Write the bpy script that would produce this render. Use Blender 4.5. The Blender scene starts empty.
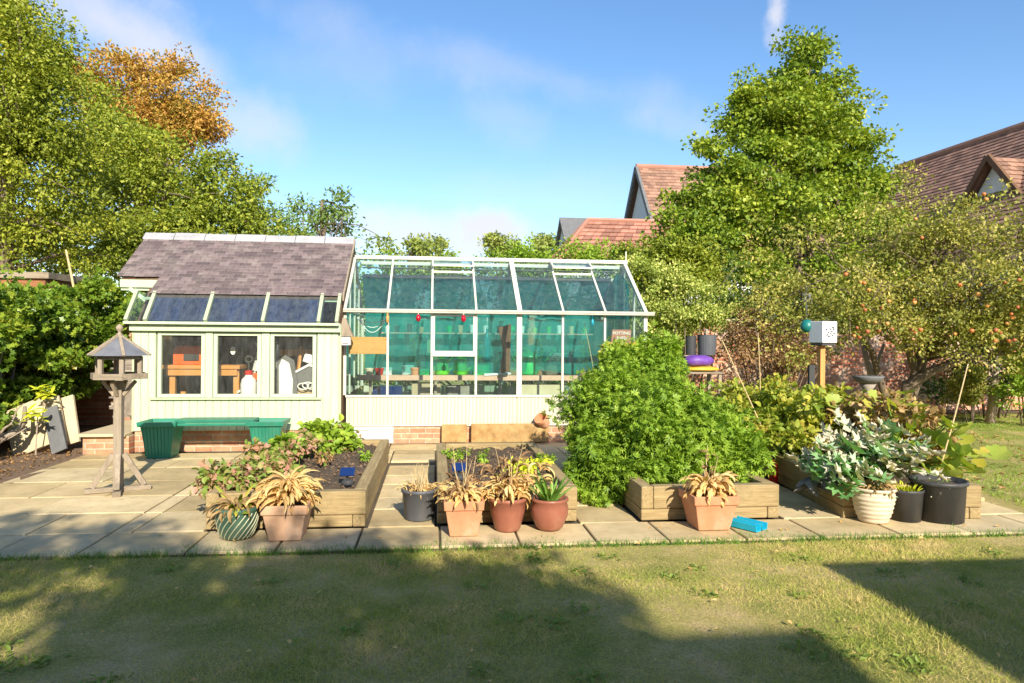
import bpy, math, random
import numpy as np
from mathutils import Vector, Matrix
random.seed(7)
RNG = np.random.default_rng(7)
PI = math.pi
scn = bpy.context.scene
COL = scn.collection
rad = math.radians

# ------------------------------------------------------------------ camera geometry (real places measured from it)
F, H, PH, RL = 700.0, 1.5, rad(6.3), 0.0079
S_, C_ = math.sin(PH), math.cos(PH)
def _uv(px, py):
    u, v = px-512, py-338
    return (u+v*RL)/F, (v-u*RL)/F
def P(px, py, z):
    u, v = _uv(px, py)
    return Vector((u*z*C_+z*S_, -u*z*S_+z*C_, H-v*z))
def G(px, py, h=0.0):
    return P(px, py, (H-h)/_uv(px, py)[1])
def ONY(px, py, Y):
    u, v = _uv(px, py)
    return P(px, py, Y/(C_-u*S_))

# ------------------------------------------------------------------ node helpers
def newmat(name):
    m = bpy.data.materials.new(name); m.use_nodes = True
    nt = m.node_tree; nt.nodes.clear()
    return m, nt
def N(nt, t, **kw):
    n = nt.nodes.new(t)
    for k, v in kw.items():
        if k.startswith('i_'):
            n.inputs[k[2:].replace('_', ' ')].default_value = v
        else:
            setattr(n, k, v)
    return n
def L(nt, a, b): nt.links.new(a, b)
def rgba(c): return (c[0], c[1], c[2], 1.0)
def ramp(nt, fac, stops):
    r = nt.nodes.new('ShaderNodeValToRGB')
    cr = r.color_ramp
    while len(cr.elements) > 1: cr.elements.remove(cr.elements[-1])
    cr.elements[0].position = stops[0][0]; cr.elements[0].color = rgba(stops[0][1])
    for p, c in stops[1:]:
        e = cr.elements.new(p); e.color = rgba(c)
    if fac is not None: L(nt, fac, r.inputs['Fac'])
    return r
def mixc(nt, fac, a, b, mode='MIX'):
    m = nt.nodes.new('ShaderNodeMix'); m.data_type = 'RGBA'; m.blend_type = mode
    for i, v in ((0, fac), (6, a), (7, b)):
        if isinstance(v, (int, float)): m.inputs[i].default_value = v
        elif isinstance(v, tuple): m.inputs[i].default_value = rgba(v)
        else: L(nt, v, m.inputs[i])
    return m.outputs[2]
def coords(nt, scale=(1, 1, 1), rot=(0, 0, 0), kind='Object'):
    tc = N(nt, 'ShaderNodeTexCoord'); mp = N(nt, 'ShaderNodeMapping')
    mp.inputs['Scale'].default_value = scale; mp.inputs['Rotation'].default_value = rot
    L(nt, tc.outputs[kind], mp.inputs['Vector'])
    return mp.outputs['Vector']
def noise(nt, vec, scale, detail=5, rough=0.6, out='Fac'):
    n = N(nt, 'ShaderNodeTexNoise'); n.inputs['Scale'].default_value = scale
    n.inputs['Detail'].default_value = detail; n.inputs['Roughness'].default_value = rough
    if vec is not None: L(nt, vec, n.inputs['Vector'])
    return n.outputs[out]
def bump(nt, h, strength=0.3, dist=0.01):
    b = N(nt, 'ShaderNodeBump'); b.inputs['Strength'].default_value = strength
    b.inputs['Distance'].default_value = dist
    L(nt, h, b.inputs['Height']); return b.outputs['Normal']
def finish(nt, col, rough=0.6, nrm=None, metal=0.0, spec=0.5):
    p = N(nt, 'ShaderNodeBsdfPrincipled'); o = N(nt, 'ShaderNodeOutputMaterial')
    if isinstance(col, tuple): p.inputs['Base Color'].default_value = rgba(col)
    else: L(nt, col, p.inputs['Base Color'])
    if isinstance(rough, (int, float)): p.inputs['Roughness'].default_value = rough
    else: L(nt, rough, p.inputs['Roughness'])
    p.inputs['Metallic'].default_value = metal
    p.inputs['Specular IOR Level'].default_value = spec
    if nrm is not None: L(nt, nrm, p.inputs['Normal'])
    L(nt, p.outputs[0], o.inputs[0]); return p
def rnd_island(nt):
    return N(nt, 'ShaderNodeNewGeometry').outputs['Random Per Island']

def m_weathered(name, c1, c2, dirt=(0.1, 0.08, 0.06), dirt_amt=0.25, scale=6, rough=0.6, stretch=(1, 1, 1), bs=0.2, island=0.12, spec=0.4, lo=0.55, hi=0.8):
    """general aged surface: two tones, patches of dirt with their own shape, fine relief"""
    m, nt = newmat(name)
    v = coords(nt, stretch)
    a = noise(nt, v, scale, 8, 0.65)
    r = ramp(nt, a, [(0.3, c1), (0.7, c2)])
    b = noise(nt, v, scale*0.37, 9, 0.75)
    d = ramp(nt, b, [(lo, (0, 0, 0)), (hi, (dirt_amt*2, )*3)])
    c = mixc(nt, d.outputs[0], r.outputs[0], dirt)
    isl = ramp(nt, rnd_island(nt), [(0, (1-island, )*3), (1, (1+island, )*3)])
    c = mixc(nt, 1.0, c, isl.outputs[0], 'MULTIPLY')
    fine = noise(nt, v, scale*9, 6, 0.7)
    finish(nt, c, rough, bump(nt, fine, bs, 0.004), spec=spec)
    return m
def m_plain(name, c, rough=0.5, var=0.1, spec=0.5, metal=0.0):
    m, nt = newmat(name)
    a = noise(nt, coords(nt), 9, 7, 0.7)
    r = ramp(nt, a, [(0.3, tuple(x*(1-var) for x in c)), (0.7, tuple(min(1, x*(1+var)) for x in c))])
    finish(nt, r.outputs[0], rough, bump(nt, noise(nt, coords(nt), 70, 4), 0.12, 0.003), metal, spec)
    return m
LG = (1.85, 1.8, 1.5)
def m_leaf(name, stops, trans=0.28, rough=0.5, nscale=0.8, nmix=0.5, spec=0.35):
    """leaf colours vary from leaf to leaf (per island) and from bough to bough"""
    m, nt = newmat(name)
    isl = rnd_island(nt)
    n = noise(nt, coords(nt), nscale, 3, 0.6)
    mx = N(nt, 'ShaderNodeMix'); mx.data_type = 'FLOAT'; mx.inputs[0].default_value = nmix
    L(nt, isl, mx.inputs[2])
    mr = N(nt, 'ShaderNodeMapRange'); mr.inputs[1].default_value = 0.3; mr.inputs[2].default_value = 0.7
    L(nt, n, mr.inputs[0]); L(nt, mr.outputs[0], mx.inputs[3])
    stops = [(q, (min(.8, c[0]*LG[0]), min(.8, c[1]*LG[1]), min(.8, c[2]*LG[2]))) for q, c in stops]
    r = ramp(nt, mx.outputs[0], stops)
    p = N(nt, 'ShaderNodeBsdfPrincipled'); p.inputs['Roughness'].default_value = rough
    p.inputs['Specular IOR Level'].default_value = spec
    L(nt, r.outputs[0], p.inputs['Base Color'])
    t = N(nt, 'ShaderNodeBsdfTranslucent')
    tcol = mixc(nt, 1.0, r.outputs[0], (1.25, 1.3, 0.55), 'MULTIPLY')
    L(nt, tcol, t.inputs[0])
    ms = N(nt, 'ShaderNodeMixShader'); ms.inputs[0].default_value = trans
    L(nt, p.outputs[0], ms.inputs[1]); L(nt, t.outputs[0], ms.inputs[2])
    o = N(nt, 'ShaderNodeOutputMaterial'); L(nt, ms.outputs[0], o.inputs[0])
    return m
def m_brick(name, axis, c1, c2, mortar, w=0.225, h=0.075, ms=0.011, patch=None):
    """axis 'x': wall along X, 'y': wall along Y"""
    m, nt = newmat(name)
    tc = N(nt, 'ShaderNodeTexCoord'); sx = N(nt, 'ShaderNodeSeparateXYZ'); cx = N(nt, 'ShaderNodeCombineXYZ')
    L(nt, tc.outputs['Object'], sx.inputs[0])
    L(nt, sx.outputs['X' if axis == 'x' else 'Y'], cx.inputs[0]); L(nt, sx.outputs['Z'], cx.inputs[1])
    b = N(nt, 'ShaderNodeTexBrick')
    b.inputs['Color1'].default_value = rgba(c1); b.inputs['Color2'].default_value = rgba(c2)
    b.inputs['Mortar'].default_value = rgba(mortar); b.inputs['Scale'].default_value = 1
    b.inputs['Mortar Size'].default_value = ms; b.inputs['Brick Width'].default_value = w
    b.inputs['Row Height'].default_value = h; b.inputs['Mortar Smooth'].default_value = 0.4
    wob = noise(nt, tc.outputs['Object'], 14, 3, 0.5, 'Color')
    ad = N(nt, 'ShaderNodeVectorMath', operation='MULTIPLY_ADD')
    L(nt, wob, ad.inputs[0]); ad.inputs[1].default_value = (0.008, 0.008, 0); L(nt, cx.outputs[0], ad.inputs[2])
    L(nt, ad.outputs[0], b.inputs['Vector'])
    n = noise(nt, tc.outputs['Object'], 7, 8, 0.75)
    c = mixc(nt, 1.0, b.outputs[0], ramp(nt, n, [(0.3, (0.62, 0.6, 0.6)), (0.7, (1.25, 1.2, 1.15))]).outputs[0], 'MULTIPLY')
    if patch:
        n2 = noise(nt, tc.outputs['Object'], 1.3, 6, 0.7)
        c = mixc(nt, ramp(nt, n2, [(0.47, (0, 0, 0)), (0.56, (0.85, )*3)]).outputs[0], c, patch)
    fine = noise(nt, tc.outputs['Object'], 90, 4, 0.7)
    mm = N(nt, 'ShaderNodeMath', operation='MULTIPLY_ADD')
    L(nt, fine, mm.inputs[0]); mm.inputs[1].default_value = 0.25
    inv = N(nt, 'ShaderNodeMath', operation='SUBTRACT'); inv.inputs[0].default_value = 1; L(nt, b.outputs['Fac'], inv.inputs[1])
    L(nt, inv.outputs[0], mm.inputs[2])
    finish(nt, c, 0.85, bump(nt, mm.outputs[0], 0.6, 0.008), spec=0.2)
    return m
def m_wood(name, c1, c2, axis='x', scale=3, rough=0.7, knots=True, bs=0.4, stain=None):
    m, nt = newmat(name)
    st = {'x': (0.6, 9, 9), 'y': (9, 0.6, 9), 'z': (9, 9, 0.6)}[axis]
    v = coords(nt, st)
    n = noise(nt, v, scale, 8, 0.7)
    c = ramp(nt, n, [(0.25, c1), (0.5, tuple((a+b)/2 for a, b in zip(c1, c2))), (0.75, c2)]).outputs[0]
    isl = ramp(nt, rnd_island(nt), [(0, (0.8, 0.8, 0.8)), (1, (1.15, 1.13, 1.1))])
    c = mixc(nt, 1.0, c, isl.outputs[0], 'MULTIPLY')
    n2 = noise(nt, coords(nt), 2.6, 7, 0.75)
    st_c = stain or tuple(x*0.45 for x in c1)
    c = mixc(nt, ramp(nt, n2, [(0.52, (0, 0, 0)), (0.72, (0.7, )*3)]).outputs[0], c, st_c)
    finish(nt, c, rough, bump(nt, n, bs, 0.006), spec=0.25)
    return m
def m_glass(name, tint=(0.93, 0.97, 0.96), base=0.06, dust=0.06):
    m, nt = newmat(name)
    tr = N(nt, 'ShaderNodeBsdfTransparent'); tr.inputs[0].default_value = rgba(tint)
    gl = N(nt, 'ShaderNodeBsdfGlossy'); gl.inputs['Roughness'].default_value = 0.02
    gl.inputs[0].default_value = (1, 1, 1, 1)
    wv = noise(nt, coords(nt), 2.0, 2)
    L(nt, bump(nt, wv, 0.15, 0.01), gl.inputs['Normal'])
    fr = N(nt, 'ShaderNodeFresnel')
    gb = N(nt, 'ShaderNodeNewGeometry'); im = N(nt, 'ShaderNodeMath', operation='MULTIPLY_ADD')
    L(nt, gb.outputs['Backfacing'], im.inputs[0]); im.inputs[1].default_value = 1/1.36-1.36; im.inputs[2].default_value = 1.36
    L(nt, im.outputs[0], fr.inputs[0])
    ms = N(nt, 'ShaderNodeMixShader'); L(nt, fr.outputs[0], ms.inputs[0])
    L(nt, tr.outputs[0], ms.inputs[1]); L(nt, gl.outputs[0], ms.inputs[2])
    df = N(nt, 'ShaderNodeBsdfDiffuse'); df.inputs[0].default_value = (0.6, 0.62, 0.58, 1)
    dn = noise(nt, coords(nt, (5, 5, 1.2)), 2.2, 8, 0.75)
    dr = ramp(nt, dn, [(0.35, (dust*0.3, )*3), (0.8, (dust*2.2, )*3)])
    ms2 = N(nt, 'ShaderNodeMixShader'); L(nt, dr.outputs[0], ms2.inputs[0])
    L(nt, ms.outputs[0], ms2.inputs[1]); L(nt, df.outputs[0], ms2.inputs[2])
    o = N(nt, 'ShaderNodeOutputMaterial'); L(nt, ms2.outputs[0], o.inputs[0])
    return m

# ------------------------------------------------------------------ mesh builder
class MB:
    def __init__(s): s.v = []; s.f = []
    def add(s, vs, fs):
        o = len(s.v); s.v += [tuple(p) for p in vs]; s.f += [tuple(i+o for i in f) for f in fs]
    def hexa(s, p):   # 4 bottom ccw, 4 top ccw
        s.add(p, [(0, 3, 2, 1), (4, 5, 6, 7), (0, 1, 5, 4), (1, 2, 6, 5), (2, 3, 7, 6), (3, 0, 4, 7)]); return s
    def box(s, x0, x1, y0, y1, z0, z1):
        return s.hexa([(x0, y0, z0), (x1, y0, z0), (x1, y1, z0), (x0, y1, z0), (x0, y0, z1), (x1, y0, z1), (x1, y1, z1), (x0, y1, z1)])
    def rbox(s, c, size, M):
        hx, hy, hz = (a/2 for a in size); c = Vector(c)
        q = [(-hx, -hy, -hz), (hx, -hy, -hz), (hx, hy, -hz), (-hx, hy, -hz), (-hx, -hy, hz), (hx, -hy, hz), (hx, hy, hz), (-hx, hy, hz)]
        return s.hexa([c+M @ Vector(p) for p in q])
    def beam(s, a, b, w, t, up=(0, 0, 1)):
        a, b = Vector(a), Vector(b); d = (b-a); l = d.length; d.normalize()
        x = d.cross(Vector(up))
        if x.length < 1e-4: x = d.cross(Vector((1, 0, 0)))
        x.normalize(); z = x.cross(d)
        M = Matrix((x, d, z)).transposed()
        return s.rbox((a+b)/2, (w, l, t), M)
    def prism(s, pts, vec):
        n = len(pts); vec = Vector(vec)
        a = [Vector(p) for p in pts]; b = [p+vec for p in a]
        s.add(a+b, [tuple(range(n))[::-1], tuple(range(n, 2*n))]+[(i, (i+1) % n, n+(i+1) % n, n+i) for i in range(n)]); return s
    def tube(s, pts, r, n=7, cap=True):
        pts = [Vector(p) for p in pts]
        if isinstance(r, (int, float)): r = [r]*len(pts)
        vs, fs = [], []
        ref = None
        for i, p in enumerate(pts):
            d = (pts[min(i+1, len(pts)-1)]-pts[max(i-1, 0)])
            if d.length < 1e-9: d = Vector((0, 0, 1))
            d.normalize()
            if ref is None: ref = Vector((1, 0, 0)) if abs(d.x) < 0.8 else Vector((0, 1, 0))
            x = (ref-d*ref.dot(d))
            x.normalize(); ref = x; y = d.cross(x)
            for k in range(n):
                a = 2*PI*k/n; vs.append(p+(x*math.cos(a)+y*math.sin(a))*r[i])
        for i in range(len(pts)-1):
            for k in range(n):
                fs.append((i*n+k, i*n+(k+1) % n, (i+1)*n+(k+1) % n, (i+1)*n+k))
        if cap: fs += [tuple(range(n))[::-1], tuple((len(pts)-1)*n+k for k in range(n))]
        s.add(vs, fs); return s
    def lathe(s, prof, c, n=28, sx=1, sy=1, wob=0):
        vs, fs = [], []
        for r, z in prof:
            for k in range(n):
                a = 2*PI*k/n; rr = r*(1+wob*math.sin(3*a+z*20))
                vs.append((c[0]+rr*math.cos(a)*sx, c[1]+rr*math.sin(a)*sy, c[2]+z))
        m = len(prof)
        for i in range(m-1):
            for k in range(n): fs.append((i*n+k, i*n+(k+1) % n, (i+1)*n+(k+1) % n, (i+1)*n+k))
        fs += [tuple(range(n))[::-1], tuple((m-1)*n+k for k in range(n))]
        s.add(vs, fs); return s
    def ribbon(s, p, az, L0, e0, droop, w, seg=7, twist=0.0, fold=0.25):
        """curved leaf ribbon, pointed"""
        p = Vector(p); e = e0; st = L0/seg; vs = []; fs = []
        for i in range(seg+1):
            t = i/seg
            d = Vector((math.cos(az)*math.cos(e), math.sin(az)*math.cos(e), math.sin(e)))
            sd = Vector((-math.sin(az+twist*t), math.cos(az+twist*t), 0))
            ww = w*(0.25+0.75*math.sin(PI*min(1, 0.12+t*0.88)))*(1 if t < 1 else 0.05)
            up = sd.cross(d)
            vs += [p-sd*ww/2+up*ww*fold, p, p+sd*ww/2+up*ww*fold]
            if i < seg:
                p = p+d*st; e -= droop/seg
        for i in range(seg):
            a = i*3
            fs += [(a, a+1, a+4, a+3), (a+1, a+2, a+5, a+4)]
        s.add(vs, fs); return s
    def build(s, name, mat, parent=None, smooth=False, bevel=0.0, seg=2):
        o = ORG.get(parent.name, Vector((0, 0, 0))) if parent else Vector((0, 0, 0))
        me = bpy.data.meshes.new(name)
        me.from_pydata([(v[0]-o[0], v[1]-o[1], v[2]-o[2]) for v in s.v], [], s.f)
        me.update()
        return link(name, me, mat, parent, smooth, bevel, seg)
ORG = {}
def link(name, me, mat, parent=None, smooth=False, bevel=0.0, seg=2):
    ob = bpy.data.objects.new(name, me); COL.objects.link(ob)
    if mat: me.materials.append(mat)
    if smooth:
        me.polygons.foreach_set('use_smooth', [True]*len(me.polygons))
    if bevel:
        b = ob.modifiers.new('bevel', 'BEVEL'); b.width = bevel; b.segments = seg; b.limit_method = 'ANGLE'
    if parent:
        ob.parent = parent; ORG[ob.name] = ORG.get(parent.name, Vector((0, 0, 0)))
    return ob
def thing(name, label, cat, loc=(0, 0, 0), group=None):
    o = bpy.data.objects.new(name, None); COL.objects.link(o)
    o.empty_display_size = 0.1
    o.location = loc; ORG[o.name] = Vector(loc)
    o['label'] = label; o['category'] = cat
    if group: o['group'] = group
    return o
def tag(o, label, cat, group=None, kind=None):
    o['label'] = label; o['category'] = cat
    if group: o['group'] = group
    if kind: o['kind'] = kind
    return o
def struct(o, label=None):
    o['kind'] = 'structure'
    if label: o['label'] = label
    return o

# ------------------------------------------------------------------ leaf instancing into one mesh (numpy)
def T_kite(w=0.55, fold=0.12):
    return np.array([(0, 0, 0), (w/2, 0.45, fold), (0, 1, -0.05), (-w/2, 0.45, fold)]), [(0, 1, 2), (0, 2, 3)]
def T_oval(w=0.6, fold=0.1, droop=0.15):
    v = [(0, 0, 0), (0, .5, 0), (0, 1, -droop), (w*.42, .25, fold), (w*.5, .55, fold), (w*.25, .85, fold*.3), (-w*.42, .25, fold), (-w*.5, .55, fold), (-w*.25, .85, fold*.3)]
    return np.array(v), [(0, 3, 4, 1), (1, 4, 5, 2), (0, 1, 7, 6), (1, 2, 8, 7)]
def T_star(k=5, w=0.22, spread=2.2):
    vs, fs = [], []
    for i in range(k):
        a = -spread/2+spread*i/(k-1)
        ln = 1-0.35*abs(a)/(spread/2)
        d = np.array((math.sin(a), math.cos(a), -0.1*abs(a))); sd = np.array((math.cos(a), -math.sin(a), 0.0))
        o = len(vs)
        vs += [d*0.05, d*ln*.5+sd*w/2+(0, 0, .04), d*ln+np.array((0, 0, -.12)), d*ln*.5-sd*w/2+(0, 0, .04)]
        fs += [(o, o+1, o+2, o+3)]
    return np.array(vs), fs
def T_lobed(pts=5, inner=0.55, cup=0.12, seed=0, wave=0.05):
    r = random.Random(seed); vs = [(0, 0, 0)]; n = pts*2
    for i in range(n+1):
        a = -2.75+5.5*i/n
        rr = 0.62 if i % 2 else 0.62*inner
        rr *= 1-0.16*abs(a)/2.75
        vs.append((math.sin(a)*rr, 0.35+math.cos(a)*rr, cup*rr+wave*r.uniform(-1, 1)))
    vs[0] = (0, 0.28, 0)
    return np.array(vs), [(0, i, i+1) for i in range(1, n+1)]
def leaves_mesh(name, tpl, pos, dirs, ups, scale):
    tv, tf = tpl
    pos = np.asarray(pos, float); n = len(pos)
    d = dirs/np.maximum(np.linalg.norm(dirs, axis=1, keepdims=True), 1e-9)
    x = np.cross(d, ups); x /= np.maximum(np.linalg.norm(x, axis=1, keepdims=True), 1e-9)
    z = np.cross(x, d)
    sc = np.asarray(scale).reshape(-1, 1, 1)
    V = (tv[None, :, 0:1]*x[:, None, :]+tv[None, :, 1:2]*d[:, None, :]+tv[None, :, 2:3]*z[:, None, :])*sc+pos[:, None, :]
    k = len(tv); V = V.reshape(-1, 3)
    li = np.concatenate([np.array(f) for f in tf]); cnt = np.array([len(f) for f in tf])
    idx = (li[None, :]+(np.arange(n)*k)[:, None]).ravel()
    tot = np.tile(cnt, n); st = np.concatenate([[0], np.cumsum(tot)[:-1]])
    me = bpy.data.meshes.new(name)
    me.vertices.add(len(V)); me.vertices.foreach_set('co', V.ravel().astype(np.float32))
    me.loops.add(len(idx)); me.loops.foreach_set('vertex_index', idx.astype(np.int32))
    me.polygons.add(len(tot)); me.polygons.foreach_set('loop_start', st.astype(np.int32))
    me.polygons.foreach_set('loop_total', tot.astype(np.int32))
    me.update(calc_edges=True)
    return me
def unit(n):
    a = RNG.normal(size=(n, 3)); return a/np.linalg.norm(a, axis=1, keepdims=True)
JIT = [.36]
def clumps_in(ells, n, shell=0.55, zmin=0.15, bough=4):
    """n clump centres spread through ellipsoids (mostly their outer part), weighted by size"""
    w = np.array([e[3]*e[4]*e[5] for e in ells])**0.7; w /= w.sum()
    k = RNG.choice(len(ells), n, p=w)
    u = unit(n); r = RNG.uniform(shell**3, 1, n)**(1/3)
    E = np.array(ells)
    p = E[k, :3]+u*E[k, 3:]*r[:, None]
    if bough and n > 40:      # gather the clumps into boughs so that the crown has lumps and hollows
        nb = max(6, n//bough); bi = RNG.integers(0, nb, n); bi[:nb] = np.arange(nb)
        rad_ = E[k[bi], 3:].min(axis=1)*JIT[0]
        o = RNG.normal(size=(n, 3))*rad_[:, None]; o[:, 2] *= .7
        p = p[bi]+o; u = u[bi]*.6+unit(n)*.6
    p[:, 2] = np.maximum(p[:, 2], zmin)
    return p, u
def foliage(ells, n_clump, per, csize, lsize, tpl, name, mat, parent, shell=0.5, zmin=0.1, jitter=0.6, flat=0.6, up=0.6, bough=4):
    c, nu = clumps_in(ells, n_clump, shell, zmin, bough)
    n = n_clump*per
    ci = np.repeat(np.arange(n_clump), per)
    cs = RNG.uniform(0.45, 1.35, n_clump)[ci]*csize
    u = unit(n); rr = RNG.uniform(0.2, 1.12, n)**0.6
    off = u*(rr*cs)[:, None]; off[:, 2] *= flat
    pos = c[ci]+off
    pos[:, 2] = np.maximum(pos[:, 2], zmin)
    dirs = u*0.9+nu[ci]*0.5+RNG.normal(size=(n, 3))*jitter; dirs[:, 2] -= 0.25
    ups = RNG.normal(size=(n, 3))*0.55+u*0.35; ups[:, 2] += up
    me = leaves_mesh(name, tpl, pos-np.array(ORG[parent.name])[None, :], dirs, ups, RNG.uniform(0.6, 1.3, n)*lsize)
    return link(name, me, mat, parent), c
def limbs(mb, base, top, centers, r0, k=24, rt=None, bend=0.15):
    """trunk from base to top and k limbs to clump centres"""
    base, top = Vector(base), Vector(top)
    rt = rt or r0*0.36
    pts = []
    for i in range(9):
        t = i/8
        p = base.lerp(top, t)+Vector((math.sin(t*5+r0*50)*bend*t*(1-t)*2, math.cos(t*4)*bend*t*(1-t)*2, 0))
        pts.append(p)
    mb.tube(pts, [r0*(1.25 if i == 0 else 1)*(1-i/8)+rt*(i/8) for i in range(9)], 9)
    idx = RNG.choice(len(centers), min(k, len(centers)), replace=False)
    for j in idx:
        c = Vector(centers[j]); i = random.randint(3, 8); a = pts[i]
        if c.z < a.z-0.5: a = pts[max(2, i-3)]
        m = a.lerp(c, 0.5)+Vector((0, 0, (c-a).length*0.12))+Vector([random.uniform(-.1, .1)*(c-a).length for _ in range(3)])
        r = rt*random.uniform(0.4, 0.75)
        q = [a, a.lerp(m, 0.5), m, m.lerp(c, 0.5)+Vector((0, 0, .03)), c]
        mb.tube(q, [r, r*0.8, r*0.6, r*0.4, r*0.15], 5)
def pe(px, py, z, rx, ry, rd=None):
    """ellipsoid at pixel centre, depth z, radii in pixels at that depth; rd depth radius in metres"""
    c = P(px, py, z); a, b = rx*z/F, ry*z/F
    return (c.x, c.y, c.z, a, rd if rd else a*0.9, b)
def make_tree(name, label, cat, base, ells, n_cl, per, csize, lsize, tpl, leaf, bark, r0, top=None, group=None, k=24, shell=0.5, flat=0.6, zmin=0.3, jitter=0.6):
    t = thing(name, label, cat, base, group)
    _, c = foliage(ells, n_cl, per, csize, lsize, tpl, 'crown', leaf, t, shell=shell, zmin=zmin, flat=flat, jitter=jitter)
    E = np.array(ells)
    if top is None:
        top = (base[0]*0.3+E[:, 0].mean()*0.7, base[1]*.3+E[:, 1].mean()*.7, E[:, 2].max()*.4+E[:, 2].mean()*.6)
    mb = MB(); limbs(mb, base, top, c, r0, k)
    mb.build('trunk', bark, t, smooth=True)
    return t

# ------------------------------------------------------------------ materials
M = {}
M['paint'] = m_weathered('pale_green_paint', (.44, .53, .35), (.50, .585, .40), (.33, .34, .22), .26, 6, .5, (2.5, 1, .45), .2, .05)
M['paint_dk'] = m_weathered('green_paint_edge', (.36, .43, .27), (.42, .48, .31), (.36, .37, .22), .2, 5, .5, (1, 1, 1), .12, .03)
M['cream'] = m_weathered('cream_paint', (.53, .50, .36), (.58, .55, .42), (.38, .36, .24), .26, 5, .45, (2.5, 1, .4), .2, .04)
M['white'] = m_weathered('white_frame', (.56, .55, .44), (.64, .62, .53), (.4, .38, .3), .25, 8, .4, (1, 1, 1), .1, .03)
M['gutter'] = m_weathered('gutter_grey', (.40, .39, .32), (.5, .48, .4), (.2, .18, .13), .3, 8, .5)
M['slate'] = m_weathered('roof_slate', (.125, .092, .090), (.19, .145, .138), (.27, .24, .20), .4, 7, .5, (1, 1, 1), .5, .34, lo=.5, hi=.75)
M['ridge'] = m_weathered('lead_ridge', (.32, .32, .33), (.44, .44, .45), (.25, .24, .2), .3, 6, .5, (1, 1, 1), .2, .15)
M['brick'] = m_brick('old_brick', 'x', (.50, .22, .13), (.60, .36, .22), (.50, .42, .30))
M['brick_y'] = m_brick('old_brick_side', 'y', (.42, .2, .13), (.5, .3, .2), (.45, .38, .28))
M['gwall'] = m_brick('garden_wall_brick', 'x', (.52, .17, .09), (.62, .30, .18), (.55, .42, .32), patch=(.66, .50, .38))
M['glass'] = m_glass('greenhouse_glass', (.90, .97, .95), dust=.02)
M['glassr'] = m_glass('roof_glass', (.88, .95, .96), dust=.025)
M['glassb'] = m_glass('shed_roof_glass', (.8, .88, .95), dust=.04)
M['glassw'] = m_glass('shed_window_glass', (.95, .96, .93), dust=.03)
M['paver'] = None
M['sleeper'] = m_wood('timber_sleeper', (.20, .14, .06), (.54, .41, .21), 'x', 5, .8, bs=.9, stain=(.13, .12, .055))
M['sleeper_y'] = m_wood('timber_sleeper_long', (.20, .14, .06), (.54, .41, .21), 'y', 5, .8, bs=.9, stain=(.13, .12, .055))
M['wood_grey'] = m_wood('weathered_grey_wood', (.22, .175, .125), (.42, .35, .26), 'z', 4, .8, bs=.6)
M['wood_greyx'] = m_wood('weathered_grey_wood_x', (.20, .16, .11), (.40, .33, .24), 'x', 4, .8, bs=.6)
M['pine'] = m_wood('orange_pine', (.55, .24, .06), (.72, .36, .12), 'x', 3, .55, bs=.15, stain=(.5, .2, .06))
M['pine_z'] = m_wood('orange_pine_upright', (.55, .26, .08), (.70, .36, .12), 'z', 3, .55, bs=.15, stain=(.5, .2, .06))
M['darkwood'] = m_wood('dark_board', (.10, .055, .03), (.19, .11, .065), 'z', 3, .8)
M['rust_wood'] = m_wood('red_brown_boards', (.26, .10, .045), (.40, .18, .08), 'x', 3, .7)
M['bark'] = m_weathered('bark', (.10, .075, .05), (.22, .17, .12), (.05, .05, .03), .4, 9, .9, (3, 3, .7), .8)
M['bark_pale'] = m_weathered('pale_bark', (.28, .22, .16), (.42, .35, .27), (.12, .1, .06), .4, 9, .9, (3, 3, .7), .8)
M['terra'] = m_weathered('terracotta', (.50, .21, .10), (.62, .31, .17), (.60, .47, .36), .45, 6, .8, (1, 1, 1), .2)
M['terra_pale'] = m_weathered('pale_terracotta', (.56, .32, .18), (.66, .43, .28), (.60, .50, .40), .45, 6, .8, (1, 1, 1), .2)
M['glazed'] = m_weathered('red_brown_glaze', (.24, .08, .05), (.33, .13, .08), (.42, .27, .2), .3, 6, .35, (1, 1, 1), .1)
M['glaze_grn'] = m_weathered('green_glaze', (.035, .085, .06), (.07, .13, .09), (.3, .28, .2), .2, 8, .3, (1, 1, 1), .1)
M['glaze_str'] = m_weathered('pale_stripe', (.36, .38, .24), (.48, .48, .32), (.2, .2, .1), .3, 8, .5)
M['plastic_blk'] = m_weathered('black_plastic', (.035, .036, .038), (.06, .06, .06), (.18, .16, .13), .2, 7, .5, (1, 1, .4), .1)
M['plastic_gry'] = m_weathered('dark_grey_plastic', (.07, .075, .085), (.10, .105, .115), (.2, .18, .15), .2, 7, .5, (1, 1, .4), .1)
M['cream_pot'] = m_weathered('cream_stone', (.60, .48, .33), (.70, .60, .44), (.36, .24, .14), .35, 8, .8, (1, 1, 2), .3)
M['green_pl'] = m_weathered('green_plastic', (.015, .16, .10), (.025, .21, .13), (.1, .2, .14), .3, 5, .42, (1, 1, .5), .1, spec=.4)
M['soil'] = m_weathered('dark_soil', (.055, .038, .022), (.13, .09, .055), (.2, .14, .1), .3, 16, 1, (1, 1, 1), 1.0, lo=.6)
M['bark_soil'] = m_weathered('bark_mulch', (.11, .07, .045), (.24, .16, .10), (.3, .2, .12), .3, 30, 1, (1, 1, 1), 1.0)
M['stone_ochre'] = m_weathered('ochre_sandstone', (.28, .155, .05), (.46, .31, .13), (.12, .08, .045), .5, 9, .85, (1, 1, 1), .6)
M['stone_pale'] = m_weathered('pale_slab', (.52, .42, .26), (.62, .52, .34), (.3, .22, .13), .3, 5, .85, (1, 1, 1), .35)
M['slab_dark'] = m_weathered('dark_slab', (.11, .115, .12), (.17, .17, .17), (.25, .22, .17), .2, 6, .7)
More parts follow.
